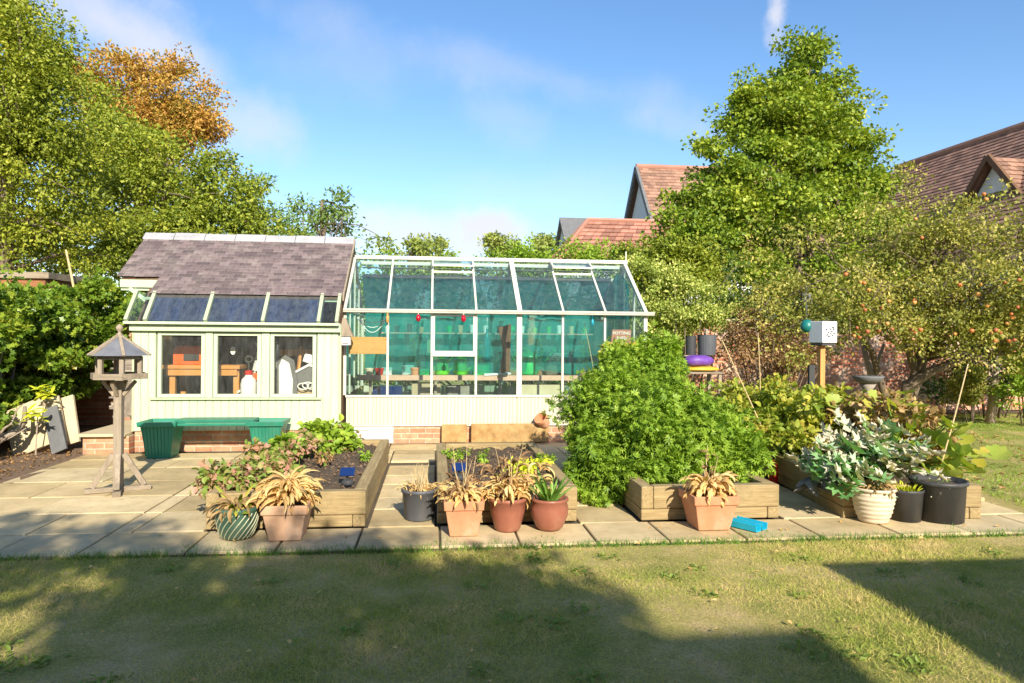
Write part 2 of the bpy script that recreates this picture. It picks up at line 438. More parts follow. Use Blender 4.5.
M['stack_slate'] = m_weathered('stacked_slates', (.20, .17, .14), (.36, .31, .25), (.1, .08, .06), .3, 9, .8, (1, 1, 1), .4, .3)
M['metal_dk'] = m_plain('dark_metal', (.05, .05, .05), .45)
M['blue_pan'] = m_plain('solar_blue', (.01, .03, .12), .12, .1)
M['blue_tray'] = m_plain('turquoise_plastic', (.01, .42, .62), .35, .1)
M['red'] = m_plain('red_plastic', (.52, .02, .015), .35, .1)
M['redglass'] = m_plain('red_glass_bauble', (.45, .005, .02), .1, .1)
M['orange'] = m_plain('orange_red', (.80, .13, .02), .4, .1)
M['whitep'] = m_plain('white_plastic', (.80, .80, .78), .4, .05)
M['pink'] = m_plain('pinkish_board', (.62, .36, .26), .7, .15)
M['purple'] = m_weathered('purple_sack', (.11, .04, .26), (.17, .07, .36), (.4, .36, .4), .45, 14, .5)
M['green_bag'] = m_weathered('green_sack', (.02, .3, .1), (.05, .42, .16), (.6, .6, .5), .25, 8, .4)
M['yellow_bag'] = m_weathered('yellow_sack', (.65, .40, .03), (.75, .5, .06), (.6, .3, .05), .3, 8, .4)
M['limegreen'] = m_plain('lime_plastic', (.12, .55, .03), .4, .1)
M['midgreen'] = m_plain('mid_green_plastic', (.02, .42, .12), .4, .1)
M['teal_pl'] = m_plain('teal_plastic', (.01, .16, .14), .4, .1)
M['tealbottle'] = m_plain('teal_bottle', (.02, .3, .35), .2, .1)
M['lead'] = m_weathered('lead_roof', (.12, .125, .14), (.19, .195, .21), (.3, .27, .22), .2, 9, .5)
M['cane'] = m_wood('bamboo_cane', (.46, .34, .16), (.62, .48, .26), 'z', 4, .5, bs=.1, stain=(.35, .25, .1))
M['render_wall'] = m_plain('pale_render', (.66, .67, .68), .9, .06)
M['render_white'] = m_plain('white_render', (.75, .73, .68), .9, .06)
M['cardboard'] = m_weathered('cardboard', (.42, .30, .18), (.5, .38, .24), (.25, .18, .1), .2, 5, .8)
M['tile'] = m_weathered('clay_tile', (.235, .13, .09), (.33, .195, .135), (.18, .12, .09), .3, 3, .8, (1, 1, 1), .3, .35)
M['tile_br'] = m_weathered('brown_clay_tile', (.23, .125, .085), (.33, .19, .13), (.14, .1, .08), .3, 3, .8, (1, 1, 1), .3, .35)
M['tile_red'] = m_weathered('red_clay_tile', (.31, .145, .10), (.40, .20, .145), (.24, .13, .1), .3, 3, .8, (1, 1, 1), .3, .3)

def mat_net(clear):
    m, nt = newmat('teal_shade_net')
    df = N(nt, 'ShaderNodeBsdfDiffuse'); tl = N(nt, 'ShaderNodeBsdfTranslucent'); tr = N(nt, 'ShaderNodeBsdfTransparent')
    n = noise(nt, coords(nt, (2, 2, .6)), 2, 6, .6)
    c = ramp(nt, n, [(.3, (.03, .30, .28)), (.7, (.06, .42, .38))])
    L(nt, c.outputs[0], df.inputs[0]); L(nt, c.outputs[0], tl.inputs[0])
    a = N(nt, 'ShaderNodeMixShader'); a.inputs[0].default_value = .5
    L(nt, df.outputs[0], a.inputs[1]); L(nt, tl.outputs[0], a.inputs[2])
    b = N(nt, 'ShaderNodeMixShader'); b.inputs[0].default_value = clear
    tr.inputs[0].default_value = (.7, 1, .95, 1)
    L(nt, a.outputs[0], b.inputs[1]); L(nt, tr.outputs[0], b.inputs[2])
    o = N(nt, 'ShaderNodeOutputMaterial'); L(nt, b.outputs[0], o.inputs[0]); return m
M['net'] = mat_net(.16); M['net2'] = mat_net(.5)

def mat_paver():
    m, nt = newmat('sandstone_paver')
    isl = rnd_island(nt)
    base = ramp(nt, isl, [(0, (.42, .33, .18)), (.35, (.58, .46, .26)), (.7, (.65, .53, .32)), (1, (.50, .42, .27))])
    v = coords(nt)
    n = noise(nt, v, 2.2, 9, .72)
    c = mixc(nt, 1.0, base.outputs[0], ramp(nt, n, [(.3, (.68, .66, .60)), (.7, (1.18, 1.15, 1.1))]).outputs[0], 'MULTIPLY')
    n2 = noise(nt, v, 5.5, 9, .8)
    c = mixc(nt, ramp(nt, n2, [(.55, (0, 0, 0)), (.7, (.55, )*3)]).outputs[0], c, (.16, .13, .08))
    n3 = noise(nt, v, 60, 5, .8)
    c = mixc(nt, ramp(nt, n3, [(.6, (0, 0, 0)), (.75, (.35, )*3)]).outputs[0], c, (.14, .11, .07))
    h = noise(nt, v, 25, 8, .7)
    finish(nt, c, .85, bump(nt, h, .35, .006), spec=.25)
    return m
M['paver'] = mat_paver()
def mat_turf():
    m, nt = newmat('turf')
    v = coords(nt)
    n = noise(nt, v, 1.1, 8, .7); n2 = noise(nt, v, 60, 6, .8)
    c = ramp(nt, n, [(.36, (.24, .27, .07)), (.5, (.44, .38, .14)), (.62, (.64, .48, .26))]).outputs[0]
    c = mixc(nt, 1.0, c, ramp(nt, n2, [(.3, (.45, .45, .4)), (.7, (1.3, 1.3, 1.2))]).outputs[0], 'MULTIPLY')
    finish(nt, c, 1, bump(nt, n2, .8, .02), spec=.1)
    return m
M['turf'] = mat_turf()
def mat_grass():
    m, nt = newmat('grass_blades')
    v = coords(nt)
    n = noise(nt, v, 2.0, 8, .78)
    mx = N(nt, 'ShaderNodeMix'); mx.data_type = 'FLOAT'; mx.inputs[0].default_value = .6
    L(nt, rnd_island(nt), mx.inputs[2])
    mr = N(nt, 'ShaderNodeMapRange'); mr.inputs[1].default_value = .33; mr.inputs[2].default_value = .67
    L(nt, n, mr.inputs[0]); L(nt, mr.outputs[0], mx.inputs[3])
    r = ramp(nt, mx.outputs[0], [(.0, (.19, .29, .05)), (.3, (.36, .43, .08)), (.52, (.55, .52, .15)), (.75, (.74, .58, .26)), (1, (.80, .64, .38))])
    d = N(nt, 'ShaderNodeBsdfDiffuse'); t = N(nt, 'ShaderNodeBsdfTranslucent')
    L(nt, r.outputs[0], d.inputs[0]); L(nt, r.outputs[0], t.inputs[0])
    s = N(nt, 'ShaderNodeMixShader'); s.inputs[0].default_value = .35
    L(nt, d.outputs[0], s.inputs[1]); L(nt, t.outputs[0], s.inputs[2])
    o = N(nt, 'ShaderNodeOutputMaterial'); L(nt, s.outputs[0], o.inputs[0]); return m
M['grass'] = mat_grass()

LF = {}
LF['maple'] = m_leaf('maple_leaf', [(0, (.04, .08, .010)), (.45, (.11, .165, .018)), (.85, (.22, .25, .03)), (1, (.30, .30, .05))])
LF['left'] = m_leaf('left_tree_leaf', [(0, (.05, .08, .010)), (.5, (.14, .17, .02)), (.85, (.24, .25, .035)), (1, (.36, .31, .05))])
LF['mid'] = m_leaf('mid_tree_leaf', [(0, (.05, .085, .012)), (.5, (.14, .175, .022)), (1, (.27, .27, .04))])
LF['copper'] = m_leaf('copper_leaf', [(0, (.10, .12, .025)), (.35, (.22, .16, .035)), (.7, (.30, .155, .045)), (1, (.28, .21, .06))], .25)
LF['blue'] = m_leaf('grey_green_leaf', [(0, (.08, .14, .07)), (1, (.17, .24, .12))])
LF['thin'] = m_leaf('thin_tree_leaf', [(0, (.06, .11, .03)), (1, (.14, .20, .06))])
LF['olive'] = m_leaf('olive_yellow_leaf', [(0, (.10, .15, .04)), (1, (.24, .26, .08))])
LF['hedge'] = m_leaf('hedge_leaf', [(0, (.07, .13, .015)), (.6, (.15, .23, .025)), (1, (.26, .31, .05))])
LF['varieg'] = m_leaf('variegated_leaf', [(0, (.09, .14, .025)), (.45, (.20, .25, .06)), (.8, (.38, .38, .14)), (1, (.5, .48, .24))], .3, nscale=2)
LF['apple'] = m_leaf('apple_leaf', [(0, (.06, .08, .02)), (.45, (.15, .165, .035)), (.8, (.29, .26, .08)), (1, (.44, .32, .13))], .3, nscale=1.5)
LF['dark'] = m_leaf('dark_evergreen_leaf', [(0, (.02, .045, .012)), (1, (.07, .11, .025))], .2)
LF['ivy'] = m_leaf('creeper_leaf', [(0, (.03, .07, .01)), (.5, (.09, .15, .017)), (.85, (.19, .23, .03)), (1, (.33, .24, .05))], .3, .35, nscale=2)
LF['mound'] = m_leaf('bright_feathery_leaf', [(0, (.05, .11, .013)), (.5, (.135, .22, .025)), (1, (.26, .34, .05))], .35, nscale=3)
LF['yg'] = m_leaf('yellowing_leaf', [(0, (.06, .12, .015)), (.4, (.15, .19, .025)), (.7, (.28, .27, .05)), (.9, (.40, .28, .07)), (1, (.32, .15, .06))], .35, nscale=3)
LG = (1.4, 1.4, 1.4)
LF['brown'] = m_leaf('brown_dry_leaf', [(0, (.10, .06, .03)), (.5, (.24, .14, .06)), (1, (.42, .26, .12))], .25, nscale=3)
LF['rust'] = m_leaf('rusty_leaf', [(0, (.12, .09, .03)), (.4, (.26, .17, .07)), (.7, (.40, .26, .11)), (1, (.30, .32, .07))], .25, nscale=3)
LF['straw'] = m_leaf('straw_dry_leaf', [(0, (.34, .20, .07)), (.5, (.55, .36, .14)), (1, (.70, .50, .24))], .3, nscale=6)
LF['strawb'] = m_leaf('reddening_leaf', [(0, (.10, .17, .03)), (.45, (.20, .26, .05)), (.62, (.32, .20, .10)), (.85, (.42, .22, .16)), (1, (.30, .09, .06))], .3, nscale=4, nmix=.3)
LF['silver'] = m_leaf('silver_leaf', [(0, (.25, .26, .17)), (.5, (.42, .38, .29)), (1, (.48, .42, .33))], .2, .8, nscale=4)
LF['courg'] = m_leaf('courgette_leaf', [(0, (.08, .20, .06)), (.5, (.17, .32, .12)), (1, (.42, .50, .36))], .25, nscale=5, nmix=.3)
LF['squash'] = m_leaf('squash_leaf', [(0, (.13, .22, .03)), (.5, (.24, .31, .05)), (1, (.42, .40, .09))], .35, nscale=4, nmix=.3)
LF['lime'] = m_leaf('yellow_green_leaf', [(0, (.30, .36, .02)), (1, (.60, .58, .04))], .3)
LF['lily'] = m_leaf('lily_leaf', [(0, (.08, .20, .03)), (1, (.24, .38, .07))], .3)

exec_parts = []
# ================================================================== SETTING
mb = MB(); mb.box(-300, 300, -200, 400, -.6, -.08)
struct(mb.build('ground', M['turf']))
# lawn: foreground sheet and the part beyond the paving on the right
mb = MB()
def grid_sheet(mb, x0, x1, y0, y1, z, nx, ny, amp):
    o = len(mb.v)
    for j in range(ny+1):
        for i in range(nx+1):
            x = x0+(x1-x0)*i/nx; y = y0+(y1-y0)*j/ny
            mb.v.append((x, y, z+amp*(math.sin(x*1.7+y)+math.sin(y*2.3-x*.6))*.5))
    for j in range(ny):
        for i in range(nx):
            a = o+j*(nx+1)+i; mb.f.append((a, a+1, a+nx+2, a+nx+1))
grid_sheet(mb, -14, 5.3, -12, 5.04, -.022, 60, 50, .008)
grid_sheet(mb, 5.16, 24, -12, 13.6, -.024, 60, 70, .008)
struct(mb.build('lawn', M['turf'], smooth=True))
# borders of soil
mb = MB(); grid_sheet(mb, -8, -4.2, 5.0, 17, -.008, 30, 80, .02)
struct(mb.build('soil_border', M['bark_soil'], smooth=True))
mb = MB(); grid_sheet(mb, -4.2, 5.3, 8.6, 18, -.032, 40, 40, .008)
grid_sheet(mb, 5.3, 24, 13.6, 18, -.01, 30, 10, .02)
struct(mb.build('back_border', M['soil'], smooth=True))
# paving, slab by slab
mb = MB()
def slab(x0, x1, y0, y1):
    j = .009; z = .006+random.uniform(-.003, .003); b = .006
    x0 += j; x1 -= j; y0 += j; y1 -= j
    mb.hexa([(x0, y0, -.042), (x1, y0, -.042), (x1, y1, -.042), (x0, y1, -.042), (x0, y0, z-b), (x1, y0, z-b+.002), (x1, y1, z-b), (x0, y1, z-b)])
    o = len(mb.v)
    mb.v += [(x0+b, y0+b, z), (x1-b, y0+b, z), (x1-b, y1-b, z), (x0+b, y1-b, z)]
    mb.f.pop(-5)
    t = o-4
    mb.f += [(t, t+1, o+1, o), (t+1, t+2, o+2, o+1), (t+2, t+3, o+3, o+2), (t+3, t, o, o+3), (o, o+1, o+2, o+3)]
xs = [-4.6, -3.85, -2.98, -2.42, -1.7, -1.1, -.55, .05, .63, 1.2, 1.75, 2.35, 2.95, 3.6, 4.2, 4.85, 5.14]
for a, b in zip(xs, xs[1:]): slab(a, b, 5.03, 5.58)
rows = [5.58, 6.2, 6.85, 7.55, 8.3, 8.86, 9.3]
for i, (a, b) in enumerate(zip(rows, rows[1:])):
    cs = [-4.35, -3.68, -3.02, -2.42] if i % 2 == 0 else [-4.35, -3.35, -2.42]
    cs[0] = -4.32
    for c, d in zip(cs, cs[1:]): slab(c, d, a, b)
    slab(-2.42, -2.27, a, b)
    slab(-2.27, -1.74, a, b)
rr = [5.58, 6.15, 6.6, 7.2, 7.65, 8.25]
for a, b in zip(rr, rr[1:]):
    slab(-.52, .02, a, b); slab(1.18, 1.68, a, b); slab(2.92, 3.55, a, b); slab(4.65, 5.14+(a-5.6)*.2, a, b)
for c, d in zip([-1.74, -1.2, -.52, .02, .6, 1.18, 1.68, 2.3, 2.92, 3.55], [-1.2, -.52, .02, .6, 1.18, 1.68, 2.3, 2.92, 3.55, 4.2]):
    slab(c, d, 8.52 if c < 0 else 8.25, 9.0); slab(c, d, 9.0, 9.42)
for c, d in zip([-1.24, -.6, .1, .7, 1.4, 2.1, 2.7], [-.6, .1, .7, 1.4, 2.1, 2.7, 3.4]): slab(c, d, 9.42, 9.9)
struct(mb.build('paving', M['paver']))
mb = MB()
mb.box(-4.6, 5.14, 5.02, 5.58, -.055, -.012); mb.box(-4.32, 5.14, 5.58, 9.88, -.055, -.014)
struct(mb.build('paving_bed', m_weathered('joint_mortar', (.07, .055, .035), (.13, .10, .06), (.04, .05, .02), .4, 12, 1)))
# grass blades
def grass_mesh(n, x0, x1, y0, y1, h, w, ymask=None):
    x = RNG.uniform(x0, x1, n); y = RNG.uniform(y0, y1, n)
    if ymask is not None:
        k = ymask(x, y); x, y = x[k], y[k]
    n = len(x)
    pos = np.stack([x, y, np.full(n, -.022)+.008*(np.sin(x*1.7+y)+np.sin(y*2.3-x*.6))*.5-.003], 1)
    patch = .75+.35*np.sin(x*2.1+np.sin(y*3.0)*1.5)*np.sin(y*2.7+1.3)
    d = RNG.normal(size=(n, 3))*.75; d[:, 2] = .75
    u = RNG.normal(size=(n, 3)); u[:, 2] *= .1
    tpl = (np.array([(-w/2, 0, 0), (w/2, 0, 0), (w*.3, .6, .08), (0, 1, .25), (-w*.3, .6, .08)]), [(0, 1, 2, 4), (4, 2, 3)])
    return leaves_mesh('grass', tpl, pos, d, u, RNG.uniform(.5, 1.3, n)*h*patch)
g = link('grass', grass_mesh(330000, -4.6, 6.2, 2.7, 5.10, .036, .10), M['grass'])
tag(g, 'short mown lawn grass with worn brown patches in front of the paving', 'grass', kind='stuff')
g = link('grass', grass_mesh(130000, 5.0, 16, 5.0, 13.6, .042, .16, lambda x, y: (x > 5.2+(y-5)*.2) & (x < 4.5+y*1.0)), m_leaf('green_lawn_blade', [(0, (.07, .17, .015)), (.5, (.16, .26, .025)), (.85, (.28, .30, .05)), (1, (.45, .34, .14))], nscale=.9))
tag(g, 'mown lawn grass beyond the paving, leading back under the apple tree', 'grass', kind='stuff')
n = 6500
x = np.concatenate([RNG.uniform(-4.6, 6.2, n//2), RNG.uniform(-4.6, 5.1, n//2)])
y = 5.0+RNG.uniform(0, 1, n)**1.5*(.05+.09*np.clip(np.sin(x*3.1)+np.sin(x*7.7+1)+np.sin(x*17), 0, 2))
d = RNG.normal(size=(n, 3))*.5; d[:, 2] = 1; d[:, 1] += .3
g = link('grass', leaves_mesh('grass', (np.array([(-.05, 0, 0), (.05, 0, 0), (0, 1, .2)]), [(0, 1, 2)]), np.stack([x, y, np.full(n, -.022)], 1), d, RNG.normal(size=(n, 3)), RNG.uniform(.03, .075, n)), m_leaf('edge_grass', [(0, (.05, .13, .015)), (1, (.13, .24, .03))]))
tag(g, 'longer bright green grass fringe along the front edge of the paving', 'grass', kind='stuff')

# a few coarse weed tufts and stray leaves in the front lawn
n = 1500
cx_ = RNG.uniform(-4.5, 6, 55); cy_ = RNG.uniform(2.9, 4.95, 55); ci_ = RNG.integers(0, 55, n)
pos = np.stack([cx_[ci_]+RNG.normal(size=n)*.045, cy_[ci_]+RNG.normal(size=n)*.04, np.full(n, -.014)], 1)
tag(link('weeds', leaves_mesh('weeds', T_oval(.45, .1), pos, RNG.normal(size=(n, 3))*(1, 1, .2)+(0, 0, .4), RNG.normal(size=(n, 3))*.3+(0, 0, 1), RNG.uniform(.02, .045, n)), m_leaf('weed_leaf', [(0, (.10, .16, .02)), (1, (.20, .26, .05))])), 'low broad leaved weeds scattered through the front lawn', 'weeds', kind='stuff')
n = 150
pos = np.stack([RNG.uniform(-4.5, 6, n), RNG.uniform(2.9, 5.5, n), np.full(n, .012)], 1)
tag(link('fallen_leaves', leaves_mesh('fallen_leaves', T_oval(.6, .2), pos, RNG.normal(size=(n, 3))*(1, 1, .2), RNG.normal(size=(n, 3))*.3+(0, 0, 1), RNG.uniform(.015, .04, n)), LF['straw']), 'few small dry leaves scattered on the front lawn and paving edge', 'fallen leaves', kind='stuff')
# fallen leaves on the right lawn and a few elsewhere
n = 420
u_, v_ = RNG.uniform(0, 1, n), RNG.uniform(0, 1, n)
pos = np.stack([5.4+u_*3.6, 6.2+v_*4.5, np.full(n, .01)], 1)
g = link('fallen_leaves', leaves_mesh('fallen_leaves', T_oval(.7, .2), pos, RNG.normal(size=(n, 3))*(1, 1, .2), RNG.normal(size=(n, 3))*.2+(0, 0, 1), RNG.uniform(.04, .08, n)), LF['rust'])
tag(g, 'scattered brown fallen leaves lying on the lawn right of the pots', 'fallen leaves', kind='stuff')

# ================================================================== POTTING SHED
shed = thing('potting_shed', 'pale green potting shed with purple slate roof and three front windows', 'shed', (-2.5, 10.6, 0))
XL, XR, YF = -3.82, -1.26, 9.4
mb = MB(); mb.box(XL+.02, XR-.02, YF+.02, 11.9, 0, .28); mb.build('brick_plinth', M['brick'], shed)
mb = MB(); mb.box(XL+.06, XR-.06, YF+.2, 11.8, .281, .30); mb.build('floor_boards', M['darkwood'], shed)
# front boards below the windows
def boards(mb, x0, x1, y0, y1, z0, z1, w=.098, gap=.006):
    n = max(1, round((x1-x0)/w)); st = (x1-x0)/n
    for i in range(n):
        mb.box(x0+i*st+gap/2, x0+(i+1)*st-gap/2, y0, y1, z0, z1)
mb = MB(); boards(mb, XL, XR, YF, YF+.02, .275, .70); mb.box(XL, XR, YF+.02, YF+.045, .285, .70)
boards(mb, XL, -3.545, YF, YF+.02, .70, 1.545); boards(mb, -1.53, XR, YF, YF+.02, .70, 1.545)
mb.box(XL, -3.545, YF+.02, YF+.05, .70, 1.545); mb.box(-1.53, XR, YF+.02, YF+.05, .70, 1.545)
mb.build('front_boarding', M['paint'], shed)
mb = MB()
mb.box(XL+.001, XL+.025, YF+.051, 11.9, .285, 1.60)       # left side
mb.prism([(XL+.001, 9.96, 1.60), (XL+.001, 11.9, 1.60), (XL+.001, 11.9, 2.2), (XL+.001, 10.9, 2.86), (XL+.001, 9.96, 2.2)], (.024, 0, 0))
mb.prism([(XL+.001, YF+.05, 1.60), (XL+.001, 9.96, 1.60), (XL+.001, 9.96, 2.2)], (.024, 0, 0))
mb.prism([(XR-.025, YF+.051, .285), (XR-.025, 11.9, .285), (XR-.025, 11.9, 2.2), (XR-.025, 10.9, 2.86), (XR-.025, YF+.051, 1.7)], (.024, 0, 0))
mb.box(XL+.03, XR-.03, 11.87, 11.9, .285, 2.2)
mb.build('side_and_back_walls', M['darkwood'], shed)
mb = MB(); mb.box(XR-.004, XR+.035, YF+.03, YF+.07, .26, 1.66); mb.build('corner_post', M['paint_dk'], shed, bevel=.003)
mb = MB(); mb.box(XL-.012, XL+.012, YF-.006, YF+.04, .27, 1.55)
mb.build('corner_post', M['paint_dk'], shed, bevel=.003)
mb = MB(); mb.box(-3.60, -1.47, YF-.035, YF+.002, .672, .70); mb.build('window_sill', M['paint_dk'], shed, bevel=.004)
# mullion posts
for a, b in ((-2.935, -2.845), (-2.235, -2.135)):
    mb = MB(); mb.box(a, b, YF-.004, YF+.06, .701, 1.545); mb.build('mullion', M['paint'], shed, bevel=.003)
for x0, x1 in ((-3.48, -2.99), (-2.79, -2.29), (-2.08, -1.59)):
    fr = MB(); w = .048
    a, b, z0, z1 = x0-w, x1+w, .703, 1.54
    y0, y1 = YF+.006, YF+.056
    fr.box(a, x0, y0, y1, z0, z1); fr.box(x1, b, y0, y1, z0, z1)
    fr.box(x0, x1, y0+.001, y1-.001, z0, .745); fr.box(x0, x1, y0+.001, y1-.001, 1.50, z1)
    f = fr.build('window', M['paint'], shed, bevel=.003)
    pm = MB(); pm.box(x0, x1, YF+.034, YF+.038, .745, 1.50); pm.build('pane', M['glassw'], f)
mb = MB(); mb.box(XL-.03, XR+.03, YF-.055, YF-.012, 1.555, 1.672); mb.box(XL-.02, XR+.02, YF-.011, YF+.05, 1.546, 1.64)
mb.build('fascia', M['paint'], shed, bevel=.004)
# glazed strip of roof over the bay
def yz(t): return (9.30+.30*t, 1.675+.345*t)
(ya, za), (yb, zb) = yz(0), yz(1.08)
bxs = [-3.87, -3.64, -2.91, -2.2, -1.5, -1.27]
for i, x in enumerate(bxs):
    mb = MB(); mb.beam((x, ya-.01, za+.01), (x, yb, zb+.02), .045, .05); mb.build('roof_bar', M['paint_dk'], shed, bevel=.006)
mb = MB(); mb.box(-3.9, -1.24, ya-.02, ya+.03, za-.035, za+.0); mb.build('eave_rail', M['paint'], shed, bevel=.004)
for i in range(5):
    mb = MB(); x0, x1 = bxs[i]+.022, bxs[i+1]-.022
    mb.prism([(x0, ya+.02, za+.012), (x1, ya+.02, za+.012), (x1, yb, zb+.006), (x0, yb, zb+.006)], (0, -.003, .005))
    mb.build('roof_pane', M['glassb'] if i in (1, 2, 3) else M['glassr'], shed)
mb = MB()
for k in range(44):
    a = -3.62+k*.049; d_ = .004*(k % 2)
    mb.prism([(a, ya+.03, za-.03-d_), (a+.047, ya+.03, za-.03+d_), (a+.047, yb-.03, zb-.055+d_), (a, yb-.03, zb-.055-d_)], (0, 0, -.004))
mb.build('sky_reflection_slats', m_weathered('sky_reflection_blue', (.010, .016, .040), (.025, .036, .075), (.3, .33, .38), .2, 4, .6, (3, .4, 1), .1, .35), shed)  # added slats under the glass; blue and pale streaks imitate its sky reflection
mb = MB()
mb.prism([(-3.8, 9.62, 2.0), (-1.28, 9.62, 2.0), (-1.28, 9.62, 1.965), (-3.8, 9.62, 1.965)], (0, .03, 0))
mb.build('roof_trim', M['paint_dk'], shed)
# slates
SL = .70
def rz(y): return 2.965-SL*abs(10.9-y)
def slates(name, x0f, x1, ytop, ydir, nrow, expo, w, mat, parent, th=.009, ridge_z=2.965, slope=SL):
    """courses of single slates; x0f(row y) gives the left end"""
    m = MB(); cs = 1/math.sqrt(1+slope*slope)
    for r in range(nrow):
        d0, d1 = (r+1.0)*expo, (r-.35)*expo
        d1 = max(d1, 0)
        y0 = ytop+ydir*d0*cs; y1 = ytop+ydir*d1*cs
        z0 = ridge_z-slope*d0*cs+.016; z1 = ridge_z-slope*d1*cs+.004
        x = x0f(y0)-(w/2 if r % 2 else 0)
        xl = x0f(y0)
        while x < x1-.01:
            a = max(x, xl); b = min(x+w-.004, x1)
            if b-a > .02:
                dz = random.uniform(-.0015, .0025); dy = random.uniform(-.004, .004)
                pts = [(a, y0+dy, z0+dz), (b, y0+dy, z0+dz), (b, y1, z1), (a, y1, z1)]
                if ydir > 0: pts = [pts[1], pts[0], pts[3], pts[2]]
                m.hexa([(p[0], p[1], p[2]-th) for p in pts]+pts)
            x += w
    return m.build(name, mat, parent)
left = lambda y: -4.25 if y > 9.90 else -3.70
slates('slate_roof', left, -1.235, 10.9, -1, 19, .085, .145, M['slate'], shed)
slates('slate_roof', lambda y: -4.25, -1.235, 10.9, 1, 16, .088, .145, M['slate'], shed)
mb = MB()
mb.prism([(-4.2, 9.96, rz(9.96)-.03), (-4.2, 10.9, 2.935), (-4.2, 10.9, 2.90), (-4.2, 9.96, rz(9.96)-.06)], (2.93, 0, 0))
mb.prism([(-3.69, 9.60, rz(9.60)-.03), (-3.69, 9.958, rz(9.958)-.03), (-3.69, 9.958, rz(9.958)-.06), (-3.69, 9.60, rz(9.60)-.06)], (2.42, 0, 0))
mb.prism([(-4.2, 10.902, 2.935), (-4.2, 11.95, rz(11.95)-.03), (-4.2, 11.95, rz(11.95)-.06), (-4.2, 10.902, 2.90)], (2.93, 0, 0))
mb.build('roof_deck', M['darkwood'], shed)
for i in range(7):
    mb = MB(); a = -4.27+i*.435; b = a+.428
    mb.prism([(a, 10.80, 2.905), (a, 10.9, 2.985+.006*(i % 2)), (a, 11.0, 2.905), (a, 11.0, 2.93), (a, 10.905, 3.02+.006*(i % 2)), (a, 10.895, 3.02+.006*(i % 2)), (a, 10.80, 2.93)], (b-a, 0, 0))
    mb.build('ridge_tile', M['ridge'], shed, bevel=.005)
mb = MB()
mb.prism([(-1.233, 9.57, rz(9.57)-.05), (-1.233, 10.9, 2.915), (-1.233, 10.9, 2.985), (-1.233, 9.57, rz(9.57)+.02)], (.02, 0, 0))
mb.build('verge_board', M['wood_greyx'], shed)
mb = MB(); mb.box(-4.2, -3.66, 9.90, 9.93, 2.14, 2.245); mb.box(-4.2, -3.83, 9.931, 9.96, 2.10, 2.13); mb.build('eaves_board', M['paint'], shed, bevel=.003)
mb = MB(); mb.beam((-4.08, 9.92, 2.13), (-3.82, 9.92, 1.93), .05, .05, (0, 1, 0)); mb.build('eaves_bracket', M['paint'], shed, bevel=.004)

# ---- things inside the shed, seen through the windows
wb = thing('workbench', 'orange pine workbench seen through the left shed window', 'workbench', (-3.3, 10.0, .3))
mb = MB(); mb.box(-3.62, -2.62, 9.82, 10.35, 1.05, 1.10); mb.build('bench_top', M['pine'], wb, bevel=.004)
mb = MB(); mb.box(-3.58, -2.66, 9.84, 9.87, .96, 1.049); mb.build('apron', M['pine'], wb, bevel=.003)
for x, y in ((-3.55, 9.88), (-2.72, 9.88), (-3.55, 10.28), (-2.72, 10.28)):
    mb = MB(); mb.box(x, x+.075, y, y+.06, .30, 1.048); mb.build('leg', M['pine_z'], wb, bevel=.004)
tb = thing('toolbox', 'orange red toolbox on the workbench in the left shed window', 'toolbox', (-3.3, 10.0, 1.1))
mb = MB(); mb.prism([(-3.5, 9.86, 1.10), (-3.02, 9.86, 1.10), (-3.02, 9.86, 1.30), (-3.06, 9.86, 1.36), (-3.46, 9.86, 1.36), (-3.5, 9.86, 1.30)], (0, .28, 0)); mb.build('case', M['orange'], tb, bevel=.012)
mb = MB(); mb.box(-3.36, -3.16, 9.845, 9.862, 1.16, 1.25); mb.build('black_panel', M['metal_dk'], tb, bevel=.004)
mb = MB(); mb.tube([(-3.42, 10.0, 1.36), (-3.42, 10.0, 1.41), (-3.10, 10.0, 1.41), (-3.10, 10.0, 1.36)], .012, 8); mb.build('handle', M['metal_dk'], tb)
sp = thing('sprayer_bottle', 'white pump sprayer with red collar in the middle shed window', 'sprayer', (-2.45, 9.62, .3))
mb = MB(); mb.box(-2.62, -2.26, 9.56, 9.72, .301, .66); mb.build('stand_box', M['cardboard'], sp)
mb = MB(); mb.lathe([(0.0, 0), (.095, 0), (.105, .03), (.105, .2), (.09, .26), (.05, .30), (.04, .33), (.0, .33)], (-2.46, 9.66, .661), 20); mb.build('bottle', M['whitep'], sp, smooth=True)
mb = MB(); mb.lathe([(0, 0), (.05, 0), (.05, .05), (.02, .06), (0, .06)], (-2.46, 9.66, .985), 16); mb.build('collar', M['red'], sp)
mb = MB(); mb.tube([(-2.46, 9.66, 1.04), (-2.46, 9.66, 1.15)], .01, 6); mb.tube([(-2.46+.045*math.cos(a), 9.66, 1.19+.04*math.sin(a)) for a in [i*PI/6 for i in range(13)]], .012, 6); mb.build('pump_handle', M['metal_dk'], sp)
fc = thing('folding_chair', 'white folding chair leaning in the middle shed window', 'chair', (-2.45, 9.95, .3))
mb = MB(); mb.beam((-2.62, 9.9, .32), (-2.42, 10.1, 1.38), .03, .03); mb.beam((-2.28, 9.9, .32), (-2.18, 10.1, 1.38), .03, .03); mb.beam((-2.62, 10.2, .32), (-2.46, 9.95, 1.0), .03, .03); mb.build('frame', M['whitep'], fc)
mb = MB()
for i in range(5): mb.beam((-2.47+.01*i, 10.02, 1.15+i*.055), (-2.2, 10.02, 1.15+i*.055), .01, .022)
mb.build('backrest', M['whitep'], fc)
mb = MB(); mb.prism([(-2.66, 9.85, .72), (-2.25, 9.85, .92), (-2.25, 10.15, .92), (-2.66, 10.15, .72)], (0, 0, .03)); mb.build('seat', M['whitep'], fc)
